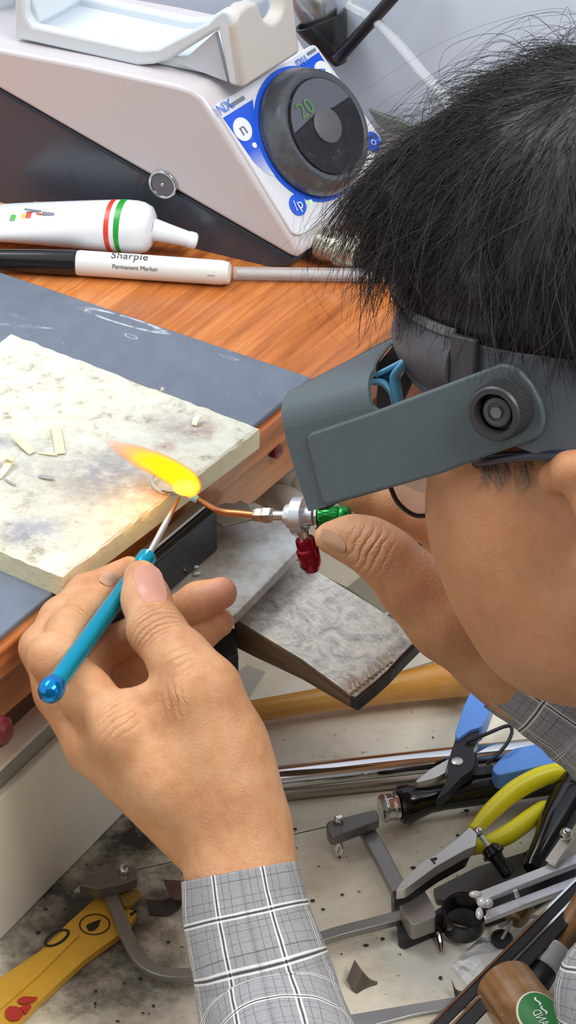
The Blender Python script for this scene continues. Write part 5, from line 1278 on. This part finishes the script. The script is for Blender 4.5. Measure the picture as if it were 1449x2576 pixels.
sleeve('sleeve', [(602, 2192, 1.458, 148), (618, 2280, 1.456, 158), (645, 2400, 1.452, 170), (690, 2576, 1.440, 186), (770, 2900, 1.37, 215), (900, 3300, 1.30, 255), (1240, 3330, 1.275, 280), (1700, 2900, 1.285, 320), (2080, 2500, 1.30, 400)], shirt_m, wr=.0008, u0=.006)
sleeve('sleeve', [(1288, 1676, 1.530, 124), (1400, 1752, 1.530, 128), (1500, 1826, 1.532, 136), (1700, 2000, 1.52, 165), (2000, 2250, 1.50, 210), (2180, 2180, 1.52, 235), (2350, 1650, 1.60, 300)], shirt_m, wr=.0012, u0=.012, seed=9)
fs_ = Field(lo - .03, hi + .03, .006); sh = fs_.blank()
for a, b, ra, rb in ((neck - (neck - mc) * .45, mc, .066, .08), (shN, shF, .066, .066), (mc, pel, .125, .145)):
    fs_.cap(sh, a, b, ra, rb, .03)
fs_.cap(sh, at(1545, 2500, 1.42), at(1850, 2800, 1.36), rp(158, 1.42), .07, .03)
PS, QS = fs_.mesh(sh); PS = relax(PS, QS, 2, .5)
PS = PS + np.array([V(mnoise.noise_vector(Vector(p * 22))) * .003 for p in PS])
so = mesh_np('shirt', PS, QS, shirt_m, man)
ul = so.data.uv_layers.new(name='UVMap'); li = np.zeros(len(so.data.loops), dtype=int); so.data.loops.foreach_get('vertex_index', li)
tx = nrm(mc - pel); t1 = nrm(np.cross(tx, (0, 1, 0))); t2 = np.cross(tx, t1); rel = PS - pel
uvv = np.stack([np.arctan2(rel @ t2, rel @ t1) * .15, rel @ tx], 1)
ul.data.foreach_set('uv', uvv[li].astype(np.float32).ravel())
# ---- headband plane (used by hair and visor)
be = math.radians(22.0)
BE1 = nrm(HF * math.cos(be) + HU * math.sin(be)); BE3 = nrm(HU * math.cos(be) - HF * math.sin(be))
BC = onp(1330, 1010, PIV + HA * .006, HA) + HA * .080
# ---- hair
t = NT('hair_black'); hairm = t.fin(t.mix(t.noise(40, 3), lin((30, 28, 28)), lin((46, 42, 40))), .48, Specular_IOR_Level=.5)
fg = Field(SKC - .16, SKC + .16, .003); hf = fg.blank()
fg.ell(hf, SKC + HU * .006, (HF, HU, HA), (.107, .104, .086), .01)
for (x, y, r, L) in ((1095, 530, 140, .020), (1090, 590, 110, .035)):
    p = lat(x, y, L); q = lat(1360, 455, .02)
    fg.cap(hf, p, q, rp(r, 1.38), rp(205, 1.38), .02); fg.cap(hf, mirror(p), mirror(q), rp(r, 1.38), rp(205, 1.38), .02)
p = lat(1010, 500, .0); fg.cap(hf, p, lat(1200, 470, 0), rp(90, 1.4), rp(150, 1.4), .02)
# cut by the plane of the headband
g = np.meshgrid(*fg.ax, indexing='ij', sparse=True); cp_ = BC + BE3 * .020
pl_d = -((g[0] - cp_[0]) * BE3[0] + (g[1] - cp_[1]) * BE3[1] + (g[2] - cp_[2]) * BE3[2]).astype(np.float32)
hf = -smin(-hf, -pl_d, .006)
PG, QG = fg.mesh(hf); PG = relax(PG, QG, 2, .5)
PG = PG + np.array([V(mnoise.noise_vector(Vector(p * 60))) * .002 for p in PG])
hair_o = mesh_np('hair', PG, QG, hairm, man)
KR = lat(1560, 130, .03)
rs = np.random.RandomState(5)
tri = QG[:, :3]; A_, B_, C_n = PG[QG[:, 0]], PG[QG[:, 1]], PG[QG[:, 2]]
fn = np.cross(PG[QG[:, 1]] - PG[QG[:, 0]], PG[QG[:, 3]] - PG[QG[:, 0]]); ar = np.linalg.norm(fn, axis=1); fn /= np.maximum(ar, 1e-12)[:, None]
if np.mean(np.sum(fn * (PG[QG[:, 0]] - SKC), 1)) < 0: fn = -fn
toc = CAM - PG[QG[:, 0]]; toc /= np.linalg.norm(toc, axis=1)[:, None]
facing = np.sum(fn * toc, 1); above = (PG[QG[:, 0]] - cp_) @ BE3
wgt = ar * np.where(facing > -.35, 1.0, .12) * (above > .003)
wgt /= wgt.sum()
def strands(N_, seg, lmin, lmax, lift0, lift1, rad, wob, pick_w, seedv, curl=0.0, flow_mix=1.0):
    rs = np.random.RandomState(seedv)
    f = rs.choice(len(QG), N_, p=pick_w); u, v = rs.rand(N_, 1), rs.rand(N_, 1)
    P0 = PG[QG[f, 0]] * (1 - u) * (1 - v) + PG[QG[f, 1]] * u * (1 - v) + PG[QG[f, 2]] * u * v + PG[QG[f, 3]] * (1 - u) * v
    Nn = fn[f]; ab = above[f]
    T = P0 - KR; T = T - np.sum(T * Nn, 1)[:, None] * Nn; T /= np.linalg.norm(T, axis=1)[:, None]
    # clump-wise turning
    cl = np.array([mnoise.noise(Vector(p * 55)) for p in P0]) * .75 + rs.randn(N_) * .18
    Bn = np.cross(Nn, T); T = T * np.cos(cl)[:, None] + Bn * np.sin(cl)[:, None]; Bn = np.cross(Nn, T)
    Ls = rs.uniform(lmin, lmax, N_); Ls = np.where(ab < .03, Ls * np.clip(.16 + ab / .045, .16, 1), Ls)
    pts = [P0 - Nn * .001]; ph = rs.rand(N_) * 6.28; fr = rs.uniform(.6, 1.6, N_); cu = rs.randn(N_) * curl
    for k in range(seg):
        s = (k + .5) / seg; th = lift0 * (1 - s) + lift1 * s + rs.randn(N_) * .05
        side = wob * np.sin(ph + fr * s * 6.28) + cu * s * 2
        d = T * np.cos(th)[:, None] + Nn * np.sin(th)[:, None] + Bn * side[:, None]
        pts.append(pts[-1] + d * (Ls / seg)[:, None])
    pts = np.stack(pts, 1)                                     # N, seg+1, 3
    tg = np.gradient(pts, axis=1); tg /= np.maximum(np.linalg.norm(tg, axis=2, keepdims=True), 1e-9)
    rf_ = np.cross(tg, Nn[:, None, :]); rf_ /= np.maximum(np.linalg.norm(rf_, axis=2, keepdims=True), 1e-9); r2_ = np.cross(tg, rf_)
    rr = rad * (rs.uniform(.7, 1.3, N_))[:, None, None] * np.linspace(1, .35, seg + 1)[None, :, None]
    ring_ = [pts + (rf_ * math.cos(a) + r2_ * math.sin(a)) * rr for a in (0, 2.094, 4.189)]
    VV = np.stack(ring_, 2).reshape(-1, 3); base = (np.arange(N_) * (seg + 1) * 3)[:, None, None]
    k_ = np.arange(seg)[None, :, None] * 3; j = np.arange(3)[None, None, :]; j2 = (j + 1) % 3
    Qs = np.stack([base + k_ + j, base + k_ + j2, base + k_ + 3 + j2, base + k_ + 3 + j], -1).reshape(-1, 4)
    return VV, Qs
VA, QA = strands(9500, 8, .026, .056, .20, -.36, .00020, .16, wgt, 11, .16)
s_o = mesh_np('hair_strands', VA, QA, hairm, hair_o); s_o['kind'] = 'stuff'
hair_l = plain('hair_sheen_grey', (82, 77, 74), .38, var=.2, bump=0)
VA, QA = strands(1100, 9, .024, .060, .30, -.36, .00015, .22, wgt, 31, .3)  # lighter strands carry the sky's sheen as hair colour
s_o = mesh_np('sheen_strands', VA, QA, hair_l, hair_o); s_o['kind'] = 'stuff'
# fly-away curls along the upper outline
topw = wgt * np.clip(1 - np.abs(facing) * 1.6, 0, 1) * (above > .05); topw /= topw.sum()
VA, QA = strands(420, 18, .045, .095, 1.05, -1.7, .00012, .35, topw, 21, .6)
f_o = mesh_np('flyaway_hair', VA, QA, hairm, hair_o); f_o['kind'] = 'stuff'
# grey sideburn below the glasses' temple
gh = plain('grey_hair', (150, 132, 116), .5); sbh = []
rsb = random.Random(4)
for k in range(46):
    x = rsb.uniform(1205, 1330); y = 1150 + rsb.uniform(-5, 25); l = rsb.uniform(35, 85)
    p0 = lat(x, y, .0735); p1 = lat(x + rsb.uniform(-14, 14), y + l * .6, .0735); p2 = lat(x + rsb.uniform(-22, 22), y + l, .0725)
    sbh.append((p0, p1, p2))
bvh = BVHTree.FromPolygons([Vector(p) for p in PH], [list(map(int, q)) for q in QH])
geo = []
for tr in sbh:
    out = []
    for i, p in enumerate(tr):
        d = Vector(nrm(p - CAM)); hit = bvh.ray_cast(Vector(CAM), d, 3)
        out.append((V(hit[0]) if hit[0] is not None else p) - V(d) * (.0004 + .0006 * i))
    geo.append(sweep(smoothpath(out, 3), [.00018] * 5 + [.00012, .00006], 4))
sb_ = mk('sideburn', join(*geo), gh, hair_o); sb_['kind'] = 'stuff'
# ---------------------------------------------------------------- eyeglasses
gl = thing('eyeglasses', 'black rimmed eyeglasses worn under the grey magnifier hood', 'glasses', lat(1150, 1250, .04))
gc = lat(1050, 1255, .036)
rim_px = [(978, 1200), (988, 1240), (1004, 1268), (1032, 1291), (1062, 1298), (1106, 1286), (1150, 1262), (1176, 1215), (1172, 1160), (1130, 1120), (1060, 1110), (1000, 1140)]
rp3 = [onp(x, y, gc, HF) for x, y in rim_px]
rimc = plain('rim_black', (28, 20, 24), .3, bump=0)
def loop(pts, k=5):
    P = [V(p) for p in pts]; n = len(P); out = []
    for i in range(n):
        a, b, c, d = P[i - 1], P[i], P[(i + 1) % n], P[(i + 2) % n]
        for j in range(k):
            s = j / k; out.append(.5 * (2 * b + (c - a) * s + (2 * a - 5 * b + 4 * c - d) * s * s + (3 * b - a - 3 * c + d) * s ** 3))
    return out
t = NT('lens_glass'); lg_ = t.node('ShaderNodeMixShader', {0: .16, 1: t.node('ShaderNodeBsdfTransparent', {'Color': (.98, .97, .97, 1)}), 2: t.node('ShaderNodeBsdfGlossy', {'Color': (1, .93, .9, 1), 'Roughness': .25})}); t.l.new(lg_, t.n['Material Output'].inputs['Surface']); lensm = t.m
t = NT('spectacle_lens'); dfl = t.node('ShaderNodeMixShader', {0: .5, 1: t.node('ShaderNodeBsdfDiffuse', {'Color': (.95, .80, .72, 1)}), 2: t.node('ShaderNodeBsdfTranslucent', {'Color': (.95, .80, .72, 1)})})  # pink lens colour stands in for bright skin blurred behind it
lg2 = t.node('ShaderNodeMixShader', {0: .42, 1: t.node('ShaderNodeBsdfTransparent'), 2: dfl}); t.l.new(lg2, t.n['Material Output'].inputs['Surface']); lens2 = t.m
for mir in (False, True):
    R_ = loop([mirror(p) if mir else p for p in rp3])
    rm = mk('rim', sweep(R_, .0011, 8, closed=True), rimc, gl, smooth=80)
    mk('lens', prism(R_, HF * .0008), lens2, rm, smooth=20)
    e = lat(1180, 1165, .064); tmp = [rp3[8], e, lat(1300, 1148, .0815), lat(1420, 1146, .0860), lat(1500, 1165, .088)]
    if mir: tmp = [mirror(p) for p in tmp]
    P = smoothpath(tmp, 6)
    mk('temple_arm', sweep(P, [(.0014, .0024)] * len(P), 10), plain('temple_navy', (40, 42, 58), .35), gl, smooth=80)
mk('bridge', sweep(smoothpath([rp3[0], (rp3[0] + mirror(rp3[0])) / 2 + HF * .002 + HU * .002, mirror(rp3[0])], 6), .0010, 8), rimc, gl)
# ---------------------------------------------------------------- magnifying visor
vis = thing('magnifying_visor', 'grey headband magnifier with hinged hood and round black side knob', 'magnifier visor', PIV)
t = NT('visor_plastic'); n_ = t.noise(1400, 2); t.bump(n_, .25, .0004)
vm = t.fin(t.mix(t.noise(30, 3), lin((84, 95, 99)), lin((73, 83, 87))), .4)
vdark = plain('visor_dark', (66, 70, 74), .5, var=.08)
t = NT('pad_leather'); n_ = t.noise(500, 4); t.bump(t.math('ADD', n_, t.noise(60, 3)), .3, .0008); padm = t.fin(t.mix(t.noise(80, 4), lin((58, 58, 62)), lin((78, 78, 82))), .5)
def vp_(px, py, e=0.0): return onp(px, py, PIV - HA * e, HA)     # e > 0 towards the camera
# side plates
outer = rounded([(768, 1094), (945, 1034), (1262, 914), (1300, 925), (1338, 966), (1364, 1020), (1370, 1062), (1356, 1103), (1205, 1156), (1105, 1194), (812, 1273), (790, 1190)], 16)
FA, FB = vp_(690, 1003, -.0018), vp_(908, 944, -.0018); FDIR = nrm(FB - FA)
FD = nrm(np.cross(FDIR, HA)); FD = FD if FD @ UPV < 0 else -FD; FR = .014
wall3 = [vp_(x, y, -.0018) for x, y in ((1105, 1192), (776, 1287), (740, 1178), (716, 1092))] + [FA + FD * FR, FB + FD * FR] + [vp_(x, y, -.0018) for x, y in ((962, 1042), (955, 1100))]
sp = mk('side_arm', prism([vp_(x, y) for x, y in outer], HA * .0035), vm, vis, bevel=.0016, seg=3)
hood = mk('hood', prism(wall3, HA * .0026), vm, vis)
HW = .156
mk('hood_far_wall', prism([p + HA * HW for p in wall3], HA * .0026), vm, hood, bevel=.0012)
mk('side_arm', prism([vp_(x, y) + HA * (HW + .0035) for x, y in outer], HA * .0035), vm, vis, bevel=.0016)
# top plate from the near fold across the face
F0, F0b, R0 = FA, FA, FB
fold = nrm(R0 - F0b); TN = nrm(np.cross(HA, fold)); TN = TN if TN @ UPV > 0 else -TN
def tpx(px, py): return onp(px, py, F0b, TN)
F1 = F0b + HA * HW
arcv, arcf = [], []
AN = 10
for P_ in (FA, FB):
    cc_ = P_ + (HA + FD) * FR
    for rr_ in (FR, FR - .0026):
        for k in range(AN + 1):
            th = math.pi / 2 * k / AN; arcv.append(cc_ - HA * rr_ * math.cos(th) - FD * rr_ * math.sin(th))
m_ = AN + 1
for k in range(AN):
    arcf += [[k, k + 1, 2 * m_ + k + 1, 2 * m_ + k], [m_ + k, m_ + k + 1, 3 * m_ + k + 1, 3 * m_ + k], [k, k + 1, m_ + k + 1, m_ + k], [2 * m_ + k, 2 * m_ + k + 1, 3 * m_ + k + 1, 3 * m_ + k]]
arcf += [[0, m_, 3 * m_, 2 * m_], [AN, m_ + AN, 3 * m_ + AN, 2 * m_ + AN]]
mk('hood_shoulder', (arcv, arcf), vm, hood, smooth=40)
q = [FB + HA * FR, FA + HA * FR] + [F0b + HA * HW] + [F0b + HA * HW + fold * .040] + [tpx(1040, 822)] + [tpx(x, y) for x, y in ((1006, 838), (980, 862), (956, 892), (944, 916))]
mk('hood_top', prism(q, -TN * .0022), vm, hood, bevel=.0009)
# rounded shoulder between wall and top, and the front bevel
mk('hood_front_edge', sweep([F0 + HA * FR + FD * .0014, F0 + HA * HW + FD * .0014], .0015, 12), vm, hood)
fr0, fr1 = vp_(744, 1040, -.006), vp_(796, 1268, -.006)
fq = [fr0, fr0 + HA * (HW - .004), fr1 + HA * (HW - .004), fr1]
fn_ = nrm(np.cross(fq[1] - fq[0], fq[3] - fq[0]))
fn_ = fn_ if fn_ @ HF > 0 else -fn_
lf = mk('lens_frame', join(*[bar(a, b, .006, .005, fn_) for a, b in zip(fq, fq[1:] + fq[:1])]), plain('frame_void_black', (24, 25, 27), .4), vis, bevel=.0005)
mk('lens_plate', prism([p - fn_ * .002 for p in fq], -fn_ * .003), lensm, lf, smooth=20)
ib = onp(985, 905, PIV + HA * .055, HA)
mk('hood_void_sheet', prism([onp(x, y, PIV + HA * .060, HA) for x, y in ((952, 915), (1004, 850), (1050, 840), (1050, 930), (1000, 1040), (945, 1060))], HA * .002), plain('frame_void_black', (24, 25, 27), .4), vis)  # black sheet added in place of the dark void inside the hood
bb = plain('clear_blue_plastic', (120, 196, 236), .15, var=.05, Transmission_Weight=.25)
def ib_(px, py, L=.030): return onp(px, py, PIV + HA * L, HA)
bk_ = mk('blue_bracket', join(
    sweep(smoothpath([ib_(938, 962), ib_(962, 962), ib_(984, 984), ib_(994, 1012), ib_(996, 1040)], 5), [(.0030, .0016)] * 21, 10),
    sweep(smoothpath([ib_(1030, 902), ib_(1010, 925), ib_(994, 948), ib_(998, 985), ib_(1006, 1040)], 5), [(.0032, .0016)] * 21, 10),
    sweep([ib_(946, 944), ib_(1034, 898)], [(.0016, .0012)] * 2, 8)), bb, vis, smooth=80)
mk('bracket_plate', prism([ib_(x, y, .033) for x, y in ((946, 944), (1030, 900), (1020, 930), (1000, 960), (985, 975), (965, 960), (945, 958))], HA * .0012), plain('deep_blue', (44, 96, 124), .2, Transmission_Weight=.3), bk_)
# knob
kb = -HA
kdir = kb
kn_ = mk('hinge_knob', lathe(PIV, kdir, [(0, 0), (0, .0118), (.0006, .0124), (.0010, .0124)] + [(.0012, .0120), (.0128, .0116), (.0138, .0108), (.0138, .0086), (.0062, .0080), (.0062, 0)], 48), plain('knob_black', (50, 50, 52), .42), vis)
kp0 = PIV + kdir * .0062
mk('knob_insert', lathe(kp0, kdir, [(0, 0), (0, .0064), (.0042, .0062), (.0046, .0050), (.0046, .0042), (.0036, .0040), (.0036, 0)], 32), plain('insert_grey', (84, 86, 88), .45), kn_)
mk('screw', lathe(kp0 + kdir * .0036, kdir, [(0, 0), (0, .0030), (.0014, .0026), (.0014, 0)], 6), steel_dark, kn_, smooth=15)
rb_ = []
refk = nrm(np.cross(kdir, UPV)); rk2 = np.cross(kdir, refk)
for k in range(48):
    a = 2 * math.pi * k / 48; d = refk * math.cos(a) + rk2 * math.sin(a)
    rb_.append(sweep([PIV + kdir * .0016 + d * .0120, PIV + kdir * .0124 + d * .0117], .00042, 4))
kr = mk('knurl_ribs', join(*rb_), plain('knob_black', (50, 50, 52), .42), kn_); kr['kind'] = 'stuff'
# headband
def bandp(phi, h, r=0.0): return BC + BE1 * ((.084 if math.cos(phi) > 0 else .122) + r) * math.cos(phi) - HA * (.0815 + r) * math.sin(phi) + BE3 * h
def bandgeo(p0, p1, prof, n, taper=True):
    """prof: closed list of (height, outward offset)"""
    vs = []; fs = []; m = len(prof); full = abs(p1 - p0 - 2 * math.pi) < 1e-6
    N_ = n if full else n + 1
    for i in range(N_):
        ph = p0 + (p1 - p0) * i / n
        lowk = max(0.0, math.cos(ph)) ** .7
        for (h, r) in prof: vs.append(bandp(ph, h if (h > 0 or not taper) else h * (1 - .80 * lowk), r))
    for i in range(n):
        for k in range(m): fs.append([i * m + k, i * m + (k + 1) % m, ((i + 1) % N_) * m + (k + 1) % m, ((i + 1) % N_) * m + k])
    if not full: fs += [list(range(m)), list(range((N_ - 1) * m, N_ * m))]
    return vs, fs
mk('headband', bandgeo(0, 2 * math.pi, [(-.021, 0), (.021, 0), (.021, .0022), (-.021, .0022)], 90), plain('band_grey', (78, 84, 90), .45, var=.06), vis, bevel=.0006)
R_ = math.radians
padp = [(-.005 + .028 * k / 8, .0024 + .0058 * math.sin(math.pi * k / 8)) for k in range(9)] + [(.021, .0022), (-.004, .0022)]
pad = mk('forehead_pad', bandgeo(R_(-66), R_(66), padp, 60, False), padm, vis, smooth=60)
mk('pad_trim', bandgeo(R_(-66), R_(66), [(.0215, .002), (.0215, .0046), (.0255, .0046), (.0255, .002)], 60), plain('trim_grey', (96, 104, 108), .5), pad, bevel=.0006)
ret = mk('strap_loop', bandgeo(R_(66), R_(75), [(-.020, .0022), (-.020, .0062), (.024, .0062), (.024, .0022)], 8), plain('strap_black', (48, 48, 52), .5), vis, bevel=.0008)
rvp = bandp(R_(68), -.0065, .0064)
mk('rivet', ball(rvp, .0034, 10), plain('rivet_grey', (92, 92, 96), .4), ret)
